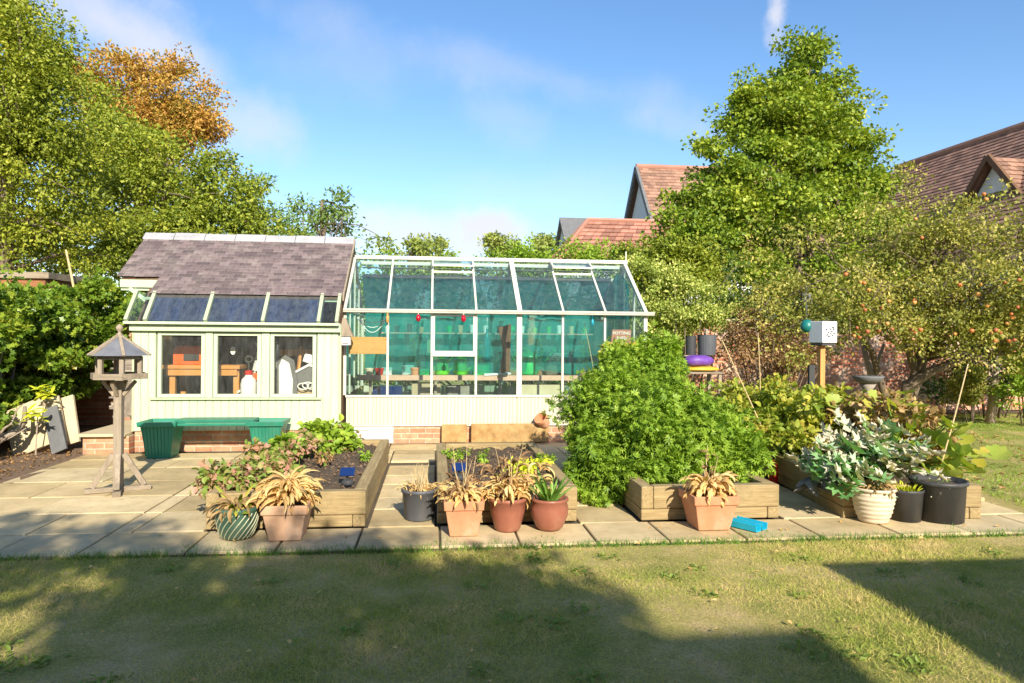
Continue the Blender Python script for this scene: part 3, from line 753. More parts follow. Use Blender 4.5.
mb = MB(); mb.box(-2.42, -2.2, 9.84, 9.98, 1.02, 1.14)
tag(mb.build('paper_box', M['whitep'], bevel=.006), 'small white carton behind the sprayer in the middle shed window', 'box')
mb = MB(); mb.box(-2.44, -2.18, 9.80, 9.835, .90, 1.0)
tag(mb.build('orange_crate', M['orange'], bevel=.006), 'low orange crate behind the sprayer in the middle shed window', 'crate')
# clock-like dial on bench end
mb = MB(); mb.lathe([(0, 0), (.055, 0), (.055, .02), (0, .02)], (0, 0, 0), 20)
o = mb.build('wall_dial', M['whitep']); o.location = (-2.70, 9.80, 1.30); o.rotation_euler = (PI/2, 0, 0); o.scale = (.6, 1, 1)
tag(o, 'small round white dial above the bench end inside the shed', 'dial')
# third window
bag = thing('plastic_shell', 'white curved plastic shell standing in the right shed window', 'shell', (-2.0, 9.7, .3))
mb = MB(); mb.prism([(-2.06, 9.62, .31), (-1.90, 9.62, .31), (-1.88, 9.62, .9), (-1.93, 9.62, 1.14), (-2.03, 9.62, 1.2), (-2.07, 9.62, 1.1)], (0, .05, 0)); mb.build('shell', M['whitep'], bag, bevel=.02, seg=3)
mb = MB(); mb.prism([(-2.1, 9.675, .31), (-1.84, 9.675, .31), (-1.83, 9.675, .9), (-1.88, 9.675, 1.18), (-2.0, 9.675, 1.25), (-2.11, 9.675, 1.15)], (0, .05, 0)); mb.build('back_plate', M['slab_dark'], bag, bevel=.015)
mb = MB(); mb.beam((-1.90, 9.85, .62), (-1.83, 9.9, 1.36), .045, .03)
tag(mb.build('timber_offcut', M['pine_z']), 'upright orange timber offcut in the right shed window', 'timber')
mb = MB(); mb.box(-2.2, -1.3, 10.3, 10.34, 1.22, 1.31)
tag(mb.build('wall_shelf', M['pine']), 'dark orange shelf board across the back of the right shed window', 'shelf')
cb = thing('dark_hamper', 'dark grey hamper with pale pitched lid in the right shed window', 'hamper', (-1.7, 9.8, .3))
mb = MB(); mb.prism([(-1.86, 9.7, .84), (-1.5, 9.7, .80), (-1.5, 9.7, 1.03), (-1.68, 9.7, 1.10), (-1.86, 9.7, 1.0)], (0, .3, 0)); mb.build('body', M['slab_dark'], cb)
mb = MB(); mb.prism([(-1.87, 9.68, 1.0), (-1.68, 9.68, 1.10), (-1.49, 9.68, 1.03), (-1.49, 9.68, 1.06), (-1.68, 9.68, 1.135), (-1.87, 9.68, 1.03)], (0, .34, 0)); mb.build('lid', M['whitep'], cb)
mb = MB(); mb.box(-1.86, -1.5, 9.72, 9.98, .301, .79); mb.build('stand', M['cardboard'], cb)
mb = MB(); mb.rbox((-1.70, 9.86, 1.19), (.17, .05, .12), Matrix.Rotation(.3, 3, 'Y'))
tag(mb.build('white_tub', M['whitep'], bevel=.01), 'small tilted white tub on top of the dark hamper', 'tub')
mb = MB()
for i in range(5):
    cx, cz, r = -1.75+.06*i, .83+.012*(i % 2), .07
    mb.tube([(cx+r*math.cos(a), 9.64+.008*i, cz+r*.6*math.sin(a)+.0) for a in [j*PI/8 for j in range(17)]], .008, 6)
tag(mb.build('coiled_cable', M['whitep']), 'tangle of pale coiled cable low in the right shed window', 'cable')
# dark shelving with bits at the back
sh = thing('shelving', 'dark shelving with jars along the back wall inside the shed', 'shelving', (-2.6, 11.6, .3))
mb = MB()
for z in (.9, 1.3, 1.65): mb.box(-3.7, -1.4, 11.45, 11.8, z, z+.025)
mb.build('shelf', M['darkwood'], sh)
mb = MB()
for i in range(26):
    x = -3.6+i*.083; z = random.choice((.925, 1.325, 1.675)); h = random.uniform(.08, .2)
    mb = MB(); mb.lathe([(0, 0), (.03, 0), (.03, h*.8), (.018, h), (0, h)], (x, 11.5, z), 10); mb.build('jar', M['stack_slate'], sh)

# ================================================================== GREENHOUSE
gh = thing('greenhouse', 'long white framed greenhouse with pitched glass roof and cream base panels', 'greenhouse', (.9, 11.1, 0))
X0, X1, Y0, Y1, YR = -1.25, 3.08, 9.95, 12.35, 11.15
ZE, ZR = 1.885, 2.725
px_ = [-1.25, -.655, -.04, .585, 1.205, 1.835, 2.455, 3.06]
mb = MB(); mb.box(X0, X1-.02, Y0+.01, Y0+.12, 0, .25); mb.box(X1-.13, X1-.02, Y0+.121, Y1-.1, 0, .25); mb.box(X0, X1-.02, Y1-.099, Y1-.01, 0, .25)
mb.build('brick_plinth', M['brick'], gh)
mb = MB(); boards(mb, X0+.03, 1.17, Y0-.005, Y0+.02, .262, .655, .052, .004); boards(mb, 1.18, X1, Y0-.005, Y0+.02, .262, .655, .052, .004)
mb.box(X0+.03, X1, Y0+.021, Y0+.04, .255, .655)
boards(mb, X0+.03, X1, Y1-.02, Y1, .262, .655, .1)
mb.box(X1-.02, X1, Y0+.041, Y1-.021, .255, .655)
mb.build('base_panel', M['cream'], gh)
mb = MB(); mb.box(X0+.02, X1+.012, Y0-.02, Y0+.05, .656, .685); mb.box(X0+.02, X1+.006, Y0-.012, Y0+.045, .248, .261); mb.build('sill_rail', M['white'], gh, bevel=.003)
for i, x in enumerate(px_):
    w = .075 if i == 4 else (.055 if i in (0, 7) else .032)
    mb = MB(); mb.box(x-w/2, x+w/2, Y0-.006, Y0+.035, .686, ZE-.01); mb.build('glazing_post', M['white'], gh, bevel=.003)
    mb = MB(); mb.beam((x, Y0-.03, ZE-.01), (x, YR-.02, ZR-.0), w*.95, .04); mb.build('roof_bar', M['white'], gh, bevel=.003)
    mb = MB(); mb.box(x-w/2, x+w/2, Y1-.035, Y1, .656, ZE-.01); mb.beam((x, Y1+.02, ZE-.01), (x, YR+.02, ZR), w*.8, .035)
    mb.build('rear_glazing_bar', M['white'], gh)
for i in range(7):
    a, b = px_[i]+.012, px_[i+1]-.012
    mb = MB(); mb.box(a, b, Y0+.012, Y0+.016, .686, ZE-.02); mb.build('front_pane', M['glass'], gh)
    vent = i in (2, 5)
    yt = 10.83 if vent else YR-.02
    zt = ZE+.01+(yt-Y0)*(ZR-ZE)/(YR-Y0)
    mb = MB(); mb.prism([(a, Y0-.02, ZE-.005), (b, Y0-.02, ZE-.005), (b, yt, zt-.01), (a, yt, zt-.01)], (0, -.003, .004)); mb.build('roof_pane', M['glassr'], gh)
    mb = MB(); mb.box(a, b, Y1-.016, Y1-.012, .656, ZE-.02)
    mb.prism([(a, Y1+.0, ZE-.005), (b, Y1+.0, ZE-.005), (b, YR+.02, ZR-.01), (a, YR+.02, ZR-.01)], (0, .003, .004)); mb.build('rear_pane', M['glassr'], gh)
for i in (2, 5):
    a, b = px_[i], px_[i+1]
    fr = MB(); p0 = Vector((0, YR-.03, ZR+.012)); p1 = Vector((0, 10.80, 2.605))
    for x in (a, b): fr.beam((x, p0.y, p0.z), (x, p1.y, p1.z), .03, .03)
    for p in (p0, p1): fr.beam((a, p.y, p.z+.001), (b, p.y, p.z+.001), .028, .028)
    f = fr.build('roof_vent', M['white'], gh, bevel=.003)
    pm = MB(); pm.prism([(a, p0.y, p0.z), (b, p0.y, p0.z), (b, p1.y, p1.z), (a, p1.y, p1.z)], (0, -.003, .006)); pm.build('pane', M['glassr'], f)
    yb_ = 10.83; zb_ = ZE+(yb_-Y0)*(ZR-ZE)/(YR-Y0)
    tr = MB(); tr.beam((a, yb_, zb_+.01), (b, yb_, zb_+.01), .03, .03); tr.build('vent_trimmer', M['white'], gh)
mb = MB(); mb.box(X0+.0, X1+.03, YR-.045, YR+.045, ZR-.01, ZR+.05); mb.build('ridge_beam', M['white'], gh, bevel=.01)
mb = MB(); mb.tube([(X1+.01, YR, ZR+.05), (X1+.01, YR, ZR+.2)], .012, 8); mb.build('finial', M['white'], gh)
mb = MB(); mb.box(X0-.03, X1+.09, Y0-.085, Y0-.02, ZE-.045, ZE+.0); mb.box(X0-.03, X1+.09, Y0-.092, Y0-.086, ZE-.02, ZE+.008); mb.build('gutter', M['gutter'], gh, bevel=.006)
mb = MB(); mb.box(X0, X1, Y0-.019, Y0+.03, ZE-.05, ZE-.012); mb.box(X0, X1, Y1-.03, Y1+.02, ZE-.04, ZE); mb.build('eave_rail', M['white'], gh)
# gable ends
for xs_, nm in ((X1-.02, 'gable'), (X0+.0, 'gable')):
    mb = MB()
    mb.beam((xs_, Y0+.0, ZE+.0), (xs_, YR, ZR), .05, .05); mb.beam((xs_, Y1, ZE), (xs_, YR, ZR), .05, .05)
    for y in (Y0+.61, YR, Y1-.6): mb.box(xs_-.015, xs_+.015, y-.015, y+.015, .656, ZE+.7*min(y-Y0, Y1-y)-.03)
    mb.box(xs_-.014, xs_+.016, Y0+.04, Y1-.04, ZE-.03, ZE)
    f = mb.build('gable_frame', M['white'], gh)
    pm = MB(); pm.prism([(xs_, Y0+.03, .66), (xs_, Y1-.03, .66), (xs_, Y1-.03, ZE), (xs_, YR, ZR-.02), (xs_, Y0+.03, ZE)], (.004, 0, 0)); pm.build('pane', M['glass'], f)
# sash in the third bay
a, b = px_[2]+.017, px_[3]-.017
mb = MB(); y0, y1 = Y0-.014, Y0+.01
mb.box(a, a+.025, y0, y1, 1.235, 1.825); mb.box(b-.025, b, y0, y1, 1.235, 1.825); mb.box(a+.026, b-.026, y0, y1, 1.80, 1.825); mb.box(a-.02, b+.02, y0-.012, y1, 1.235-.002, 1.31)
mb.build('opening_sash', M['white'], gh, bevel=.003)
mb = MB(); mb.box(X0+.1, X1-.1, YR-.012, YR+.012, ZR-.09, ZR-.04); mb.box(X0+.1, X1-.1, 11.45, 11.49, 2.46, 2.51); mb.box(X0+.1, X1-.1, 11.30, 11.315, 2.59, 2.61)
mb.build('roof_purlin', M['white'], gh)

# shade net hung inside
def sheet(nx, pts_fn, ny, name, mat, parent=None):
    m = MB()
    for j in range(ny+1):
        for i in range(nx+1): m.v.append(pts_fn(i/nx, j/ny))
    for j in range(ny):
        for i in range(nx):
            a = j*(nx+1)+i; m.f.append((a, a+1, a+nx+2, a+nx+1))
    return m.build(name, mat, parent, smooth=True)
def netfn(u, v):
    x = -1.17+4.07*u
    w = .025*math.sin(x*7)+.018*math.sin(x*17+v*4)
    sag = .03*abs(math.sin(x*PI/.62))
    if v < .4:
        t = v/.4; return (x, 11.46+.60*t+w*.3, 2.50-.60*t*.95-sag-w*.4)
    t = (v-.4)/.6; return (x, 12.06+w-.02*t, 1.93-sag-(1.93-.87)*t)
tag(sheet(90, netfn, 24, 'shade_net', M['net']), 'large teal shade net hung from the rear roof slope inside the greenhouse', 'shade netting')
def netfn2(u, v):
    x = -.80+3.7*u
    w = .02*math.sin(x*9)+.012*math.sin(x*23+v*4)
    return (x, 11.16+w, 1.80-.03*abs(math.sin(x*PI/.62))-v*(1.80-.98)+.02*math.sin(x*5)*v)
tag(sheet(90, netfn2, 12, 'shade_net', M['net2']), 'lower teal shade net hanging as a curtain behind the front greenhouse panes', 'shade netting')
def netfn3(u, v):
    y = 10.3+1.6*u; w = .02*math.sin(y*9)
    return (2.93+w, y, 2.2+.35*math.sin(u*PI)-v*(1.3))
tag(sheet(20, netfn3, 10, 'shade_net', M['net']), 'teal shade net covering the inside of the right gable end of the greenhouse', 'shade netting')

st = thing('staging_bench', 'slatted staging bench with pinkish front rail inside the greenhouse', 'bench', (.9, 11.0, 0))
mb = MB()
for k in range(5): mb.box(X0+.12, X1-.12, 10.95+k*.12, 11.04+k*.12, .875, .895)
mb.build('slatted_top', M['pink'], st)
mb = MB(); mb.box(X0+.1, X1-.1, 10.9, 10.925, .835, .915); mb.build('front_rail', M['pink'], st)
for x in (-1.0, 0.0, 1.0, 2.0, 2.85):
    mb = MB(); mb.box(x, x+.04, 10.93, 10.97, .01, .834); mb.build('leg', M['wood_grey'], st)
mb = MB(); mb.box(X0+.1, X1-.1, 10.95, 11.5, .30, .32); mb.build('lower_shelf', M['wood_greyx'], st)
# storage below the bench
mb = MB(); mb.box(-.95, -.5, 11.0, 11.3, .321, .74); tag(mb.build('blue_crate', M['blue_pan'], bevel=.01), 'dark blue crate under the staging at the left end of the greenhouse', 'crate')
mb = MB(); mb.box(-.35, .1, 11.0, 11.3, .321, .78); tag(mb.build('cardboard_box', M['cardboard'], bevel=.008), 'brown cardboard box under the staging beside the blue crate', 'box')
mb = MB(); mb.box(.2, .55, 11.0, 11.3, .321, .74); tag(mb.build('grey_box', M['stack_slate'], bevel=.008), 'grey box under the staging below the opening sash', 'box')
mb = MB(); mb.box(1.35, 2.0, 11.0, 11.3, .321, .76); tag(mb.build('pale_box', M['stone_pale'], bevel=.008), 'wide pale box under the staging right of the centre post', 'box')
mb = MB(); mb.lathe([(0, 0), (.07, 0), (.09, .24), (.095, .25), (.095, .27), (0, .27)], (.9, 11.1, .321), 18); tag(mb.build('bucket', M['whitep']), 'small white bucket under the staging left of the centre post', 'bucket')
# plants on staging
def watering_can(name, label, c, mat, s=1.0, grp=None, flip=1):
    t = thing(name, label, 'watering can', c, grp)
    x, y, z = c
    mb = MB(); mb.lathe([(0, 0), (.10*s, 0), (.115*s, .03*s), (.11*s, .2*s), (.09*s, .25*s), (.04*s, .27*s), (0, .27*s)], c, 20); mb.build('body', mat, t, smooth=True)
    mb = MB(); mb.tube([(x+.1*s*flip, y, z+.06*s), (x+.2*s*flip, y, z+.16*s), (x+.28*s*flip, y, z+.27*s)], [.022*s, .016*s, .013*s], 8); mb.lathe([(0, 0), (.03*s, 0), (.035*s, .02*s), (0, .02*s)], (x+.29*s*flip, y, z+.27*s), 10); mb.build('spout', mat, t)
    mb = MB(); mb.tube([(x-.10*s*flip, y, z+.08*s), (x-.18*s*flip, y, z+.2*s), (x-.1*s*flip, y, z+.32*s), (x+.02*s*flip, y, z+.27*s)], .014*s, 7); mb.build('handle', mat, t)
watering_can('watering_can', 'left lime green watering can on the staging below the opening sash', (.12, 11.3, .897), M['limegreen'], 1.0)
watering_can('watering_can', 'right lime green watering can on the staging, next to its twin', (.42, 11.32, .897), M['limegreen'], 1.05)
watering_can('watering_can', 'large mid green watering can on the staging right of the centre post', (1.52, 11.33, .897), M['midgreen'], 1.45)
watering_can('watering_can', 'dark teal watering can on the staging behind the bright leafy bush', (2.2, 11.32, .897), M['teal_pl'], 1.3, flip=-1)
watering_can('watering_can', 'pale grey watering can beside the large mid green one', (1.9, 11.35, .897), M['stack_slate'], 1.0, flip=-1)
def gpot(label, c, r, h, mat):
    mb = MB(); mb.lathe([(0, 0), (r*.75, 0), (r*.95, h*.8), (r*1.06, h*.8), (r*1.06, h), (r*.9, h), (r*.88, h*.9), (0, h*.9)], c, 18)
    tag(mb.build('plant_pot', mat), label, 'pot')
gpot('small terracotta pot on the staging in the second greenhouse bay from left', (-.3, 11.0, .897), .07, .13, M['terra'])
gpot('small pale pot on the staging in the leftmost greenhouse bay', (-1.0, 11.0, .897), .06, .12, M['cream_pot'])
gpot('dark red pot on the staging at the left greenhouse corner', (-.85, 11.02, .897), .07, .12, M['red'])
mb = MB(); mb.rbox((.98, 11.0, .93), (.42, .24, .03), Matrix.Rotation(-.05, 3, 'Y')); tag(mb.build('seed_tray', M['whitep'], bevel=.01), 'white seed tray on the staging left of the centre post', 'tray')
mb = MB(); mb.box(.62, .88, 11.25, 11.4, .897, 1.08); tag(mb.build('green_crate', M['midgreen'], bevel=.01), 'low green crate on the staging beside the opening sash', 'crate')
mb = MB(); mb.box(-.12, .0, 11.19, 11.22, 1.25, 1.46); tag(mb.build('seed_packet', M['stone_pale']), 'pale seed packet pinned in the second greenhouse bay', 'packet')
bt = thing('hanging_bottle', 'tall teal bottle hanging in the pane left of the centre post', 'bottle', (.84, 11.3, 1.2))
mb = MB(); mb.lathe([(0, 0), (.05, 0), (.055, .05), (.055, .32), (.04, .42), (.018, .48), (.018, .52), (0, .52)], (.84, 11.3, 1.12), 16); mb.build('body', M['tealbottle'], bt, smooth=True)
mb = MB(); mb.lathe([(0, 0), (.022, 0), (.022, .03), (0, .03)], (.84, 11.3, 1.642), 10); mb.tube([(.84, 11.3, 1.67), (.84, 11.3, 1.83)], .004, 5); mb.build('cap', M['whitep'], bt)
mb = MB(); mb.prism([(1.0, 10.75, .95), (1.16, 10.75, .98), (1.17, 10.75, 1.72), (.98, 10.75, 1.66), (1.05, 10.75, 1.3)], (0, .04, 0)); tag(mb.build('hanging_apron', M['darkwood']), 'dark brown apron hanging beside the centre post inside the greenhouse', 'apron')
for x, lb, ls in ((-.23, 'red glass bauble hanging straight in the second greenhouse bay', 0), (.40, 'red glass bauble hanging tilted inside the opening sash', .02)):
    t = thing('hanging_bauble', lb, 'ornament', (x, 9.86, 1.6), 'red ornaments under the gutter')
    mb = MB(); mb.lathe([(0, 0), (.02, .005), (.034, .03), (.036, .05), (.025, .08), (.01, .10), (.0, .10)], (x, 9.86, 1.72), 16); mb.build('bulb', M['redglass'], t, smooth=True)
    mb = MB(); mb.lathe([(0, 0), (.01, 0), (.01, .03), (0, .03)], (x, 9.86, 1.82), 8); mb.tube([(x, 9.86, 1.85), (x+ls, 9.87, 1.87)], .003, 5); mb.build('hook', M['gutter'], t)
mb = MB(); mb.lathe([(0, 0), (.022, .01), (.018, .05), (.026, .08), (.01, .1), (.012, .13), (0, .14)], (-.655, 9.88, 1.70), 12); tag(mb.build('hanging_bell', M['pine'], smooth=True), 'small brass coloured bell hanging under the gutter at the first glazing post', 'bell')
mb = MB(); mb.lathe([(0, 0), (.025, .01), (.02, .06), (.01, .09), (0, .1)], (2.35, 10.3, 1.70), 12); mb.tube([(2.35, 10.3, 1.8), (2.35, 10.3, 1.86)], .003, 5); tag(mb.build('blue_ornament', M['blue_tray'], smooth=True), 'small turquoise ornament hanging near the right end of the greenhouse', 'ornament')
mb = MB()
for k in range(3):
    mb.tube([(-1.1+.42*t, 10.2, 1.76-.16*math.sin(PI*t)*(k*.5+.35)+.01*k) for t in [i/12 for i in range(13)]], .006, 6)
tag(mb.build('hanging_string', M['whitep']), 'looped white cord hanging in the leftmost greenhouse bay', 'cord')
mb = MB(); mb.box(-1.2, -.672, 9.992, 10.01, 1.26, 1.50); tag(mb.build('plywood_board', M['pine']), 'orange plywood board fixed inside the leftmost greenhouse pane', 'board')
mb = MB(); mb.box(2.475, 2.95, 9.992, 10.01, 1.18, 1.45); tag(mb.build('plywood_board', M['pine']), 'orange plywood board inside the rightmost greenhouse pane under the sign', 'board')
def text(s, size, loc, rot, mat, parent, depth=.002, name='lettering'):
    cu = bpy.data.curves.new(name, 'FONT'); cu.body = s; cu.size = size; cu.extrude = depth; cu.align_x = 'CENTER'; cu.align_y = 'CENTER'
    tmp = bpy.data.objects.new('t', cu); COL.objects.link(tmp)
    dg = bpy.context.evaluated_depsgraph_get(); me = bpy.data.meshes.new_from_object(tmp.evaluated_get(dg))
    bpy.data.objects.remove(tmp)
    me.name = name
    ob = link(name, me, mat, parent); ob.location = Vector(loc)-ORG.get(parent.name, Vector((0, 0, 0))); ob.rotation_euler = rot
    return ob
sg = thing('wooden_sign', 'small brown sign reading POTTING SHED in the right greenhouse pane', 'sign', (2.71, 9.93, 1.55))
mb = MB(); mb.prism([(2.56, 9.998, 1.452), (2.845, 9.998, 1.452), (2.865, 9.998, 1.635), (2.575, 9.998, 1.635)], (0, .012, 0)); mb.build('board', m_plain('sign_brown', (.36, .13, .09), .7, .2), sg, bevel=.004)
mw = m_plain('sign_white', (.85, .8, .72), .7, .03)
text('POTTING', .062, (2.715, 9.9945, 1.582), (PI/2, 0, 0), mw, sg); text('SHED', .062, (2.715, 9.994, 1.51), (PI/2, 0, 0), mw, sg)
# more clutter on and above the staging
for lb, x_, y_, z_, w_, h_, mt in (('pale plastic tub behind the net in the second greenhouse bay', -.42, 11.32, .897, .2, .16, 'whitep'), ('tall pale carton behind the net in the second greenhouse bay', .0, 11.36, .897, .12, .3, 'stone_pale'),
        ('brown box behind the net near the centre post', 1.3, 11.4, .897, .16, .2, 'cardboard'), ('pale grey board leaning behind the net beside the teal watering can', 2.1, 11.5, .897, .36, .36, 'gutter'), ('white tub behind the net at the left end of the staging', -.75, 11.34, .897, .16, .12, 'whitep'),
        ('green tub behind the net in the second greenhouse bay', -.18, 11.28, .897, .2, .1, 'midgreen')):
    m = MB(); m.hexa([(x_-w_*.45, y_-.06, z_), (x_+w_*.45, y_-.06, z_), (x_+w_*.45, y_+.06, z_), (x_-w_*.45, y_+.06, z_), (x_-w_*.5, y_-.07, z_+h_), (x_+w_*.5, y_-.07, z_+h_), (x_+w_*.5, y_+.07, z_+h_), (x_-w_*.5, y_+.07, z_+h_)])
    tag(m.build('storage_tub', M[mt], bevel=.008), lb, 'tub')
for x_, h_, lb in ((-.33, .5, 'leafy seedling in the second greenhouse bay'), (.7, .45, 'leafy seedling left of the hanging bottle in the greenhouse'), (1.32, .62, 'leafy tomato seedling just right of the centre post'), (1.72, .5, 'leafy seedling above the large green watering can'), (2.45, .45, 'leafy seedling near the right end of the staging')):
    t = thing('seedling', lb, 'plant', (x_, 11.42, .9))
    m = MB(); m.lathe([(0, 0), (.05, 0), (.06, .1), (0, .1)], (x_, 11.42, .897), 12); m.build('pot', M['terra'], t)
    m = MB(); m.tube([(x_, 11.42, .99), (x_+.02, 11.42, .99+h_)], .006, 5)
    for k in range(30): m.ribbon((x_+.01, 11.42, 1.02+random.random()*h_), random.uniform(0, 6.28), .13, random.uniform(0, .8), 1.2, .04)
    m.build('foliage', LF['hedge'], t)
t = thing('seed_shelf', 'narrow hanging shelf of small pots high behind the net in the greenhouse', 'shelf', (.9, 11.9, 1.6))
m = MB(); m.box(-.9, 2.7, 11.72, 11.88, 1.56, 1.58); m.build('board', M['pink'], t)
for k in range(17):
    x_ = -.82+.21*k+random.uniform(-.04, .04); m = MB(); m.lathe([(0, 0), (.035, 0), (.05, .09+.05*random.random()), (0, .09)], (x_, 11.8, 1.582), 10); m.build('pot', M[random.choice(['terra', 'whitep', 'plastic_blk', 'midgreen', 'stone_pale'])], t)
# nesting box on the corner between shed and greenhouse
bb = thing('nest_box', 'small white box with steep shingled cap at the shed and greenhouse corner', 'nest box', (-1.22, 9.82, 1.5))
mb = MB(); mb.box(-1.27, -1.14, 9.68, 9.80, 1.385, 1.50); mb.build('body', M['whitep'], bb, bevel=.004)
mb = MB(); mb.hexa([(-1.29, 9.66, 1.501), (-1.10, 9.66, 1.501), (-1.10, 9.83, 1.501), (-1.29, 9.83, 1.501), (-1.25, 9.72, 1.76), (-1.21, 9.72, 1.76), (-1.21, 9.80, 1.76), (-1.25, 9.80, 1.76)]); mb.build('shingled_cap', M['wood_grey'], bb, bevel=.004)
mb = MB(); mb.box(-1.245, -1.16, 9.676, 9.682, 1.405, 1.415); mb.build('slot', M['metal_dk'], bb)
# ================================================================== PLINTH AND LEFT SIDE
pl = thing('brick_platform', 'low brick platform with pale slab top at the left end of the shed', 'platform', (-4.1, 10, 0))
mb = MB(); mb.box(-4.36, -3.815, 9.28, 11.4, 0, .225); mb.build('brickwork', M['brick'], pl)
mb = MB(); mb.box(-4.42, -3.84, 9.22, 11.45, .226, .262); mb.build('slab_top', M['stone_pale'], pl, bevel=.006)
sk = thing('slate_stack', 'tall stack of old roof slates on the platform behind the bird table', 'slate stack', (-4.55, 11.2, .26))
mb = MB(); z = .262
while z < 1.12:
    h = random.uniform(.018, .04)
    a = random.uniform(-.06, .06)
    mb.rbox((-4.42+random.uniform(-.05, .05), 11.25, z+h/2), (random.uniform(.62, .78), .4, h-.004), Matrix.Rotation(a, 3, 'Z'))
    z += h
mb.build('slates', M['stack_slate'], sk)
ls = thing('leaning_slates', 'fan of grey slates leaning against the stack beside the shed', 'slates', (-4.0, 10.6, .26))
mb = MB()
for i in range(9):
    mb.rbox((-4.25+.05*i, 10.72-.02*i, .50), (.42, .012, .46), Matrix.Rotation(.15+.05*i, 3, 'Y') @ Matrix.Rotation(.35, 3, 'X'))
mb.build('slates', M['stack_slate'], ls)
# leaning paving slabs
for i, (dx, lb) in enumerate(((0, 'rearmost pale stone slab leaning against the garden wall left of the shed'), (-.09, 'middle pale stone slab leaning against the garden wall left of the shed'), (-.18, 'front pale stone slab leaning at the left end of the leaning row'))):
    mb = MB(); mb.rbox((-4.95+dx*1.0, 9.75-.10*i, .31), (.62-.05*i, .045, .66), Matrix.Rotation(-.32-.05*i, 3, 'Y') @ Matrix.Rotation(-.35, 3, 'X'))
    tag(mb.build('stone_slab', M['stone_pale'], bevel=.006), lb, 'slab', 'stone slabs leaning left of the shed')
mb = MB(); mb.rbox((-4.76, 9.42, .30), (.19, .03, .62), Matrix.Rotation(-.42, 3, 'Y') @ Matrix.Rotation(-.37, 3, 'X'))
tag(mb.build('slate_strip', M['slab_dark'], bevel=.004), 'narrow dark slate strip leaning on the pale stone slabs', 'slate')
# old vine roots
mb = MB()
for k in range(4):
    a = Vector((-5.7+.12*k, 9.0+random.uniform(-.3, .4), .05)); pts = [a]
    for j in range(7):
        a = a+Vector((random.uniform(-.02, .18), random.uniform(-.12, .1), random.uniform(-.02, .12))); pts.append(a)
    mb.tube(pts, [.022*(1-j/9) for j in range(8)], 6)
mb.tube([(-5.6, 8.9, .16), (-5.2, 8.95, .24), (-5.05, 9.05, .30), (-5.0, 9.2, .42), (-5.05, 9.3, .6)], [.05, .05, .04, .035, .02], 8)
tag(mb.build('vine_root', M['bark_pale'], smooth=True), 'gnarled pale vine roots lying at the foot of the creeper', 'roots')

wl = thing('garden_wall', 'old brick garden wall under the dense creeper on the left', 'wall', (-5.9, 11, 0))
mb = MB(); mb.box(-6.15, -5.9, 5, 17, 0, 1.75); mb.box(-5.9, -4.4, 12.3, 12.5, 0, 1.7); mb.build('brickwork', M['brick_y'], wl)
mb = MB(); mb.box(-6.19, -5.86, 5, 17, 1.751, 1.80); mb.build('coping', M['stack_slate'], wl)
wr = thing('garden_wall', 'weathered red brick wall with pale patches behind the apple tree', 'wall', (9, 14.2, 0))
mb = MB(); mb.box(3.3, 24, 14.2, 14.45, 0, 1.88); mb.build('brickwork', M['gwall'], wr)
mb = MB(); mb.box(3.3, 24, 14.16, 14.49, 1.881, 1.94); mb.build('coping', M['stone_pale'], wr)
wh = thing('wooden_shed', 'red brown wooden shed top showing above the creeper at the left edge', 'shed', P(5, 290, 11.5)*1)
c = P(5, 290, 11.5)
mb = MB(); 
for k in range(8): mb.box(c.x-2.5, c.x+.62, c.y, c.y+2, .5+.24*k, .5+.24*k+.235)
mb.build('boarding', M['rust_wood'], wh)
mb = MB(); mb.hexa([(c.x-2.6, c.y-.06, 2.42), (c.x+.70, c.y-.06, 2.42), (c.x+.7, c.y+2.1, 2.42), (c.x-2.6, c.y+2.1, 2.42), (c.x-2.6, c.y-.06, 2.52), (c.x+.70, c.y-.06, 2.52), (c.x+.7, c.y+2.1, 2.56), (c.x-2.6, c.y+2.1, 2.56)]); mb.build('roof', M['wood_greyx'], wh)

# ================================================================== BIRD TABLE
B = Vector((-2.99, 7.05, 0.006))
bt = thing('bird_table', 'weathered wooden bird table with dark hexagonal roof on the paving', 'bird table', B)
mb = MB(); mb.box(B.x-.037, B.x+.037, B.y-.037, B.y+.037, .03, 1.06); mb.build('post', M['wood_grey'], bt, bevel=.006)
Rz = Matrix.Rotation(rad(20), 3, 'Z')
for k in range(2):
    d = Rz @ Vector((math.cos(k*PI/2), math.sin(k*PI/2), 0))
    mb = MB(); zc = .0+(.028)+.022*(1+0*k)+ (.0 if k == 0 else .0)
    if k == 0: mb.beam(B+d*-.28+Vector((0, 0, .025)), B+d*.28+Vector((0, 0, .025)), .07, .045)
    else:
        mb.beam(B+d*-.28+Vector((0, 0, .025)), B+d*-.037+Vector((0, 0, .025)), .07, .045); mb.beam(B+d*.037+Vector((0, 0, .025)), B+d*.28+Vector((0, 0, .025)), .07, .045)
    mb.build('foot', M['wood_greyx'], bt, bevel=.005)
for k in range(4):
    d = Rz @ Vector((math.cos(k*PI/2), math.sin(k*PI/2), 0))
    mb = MB(); mb.beam(B+d*.22+Vector((0, 0, .05)), B+d*.045+Vector((0, 0, .36)), .045, .05); mb.build('brace', M['wood_grey'], bt, bevel=.004)
zt = 1.09
mb = MB(); mb.lathe([(0, 0), (.245, 0), (.245, .022), (0, .022)], (B.x, B.y, zt), 6); mb.build('tray', M['wood_greyx'], bt)
mb = MB()
hexp = [Vector((B.x+.25*math.cos(k*PI/3), B.y+.25*math.sin(k*PI/3), zt+.02)) for k in range(6)]
for k in range(6): mb.beam(hexp[k], hexp[(k+1) % 6], .018, .055)
mb.build('tray_rim', M['wood_greyx'], bt)
mb = MB()
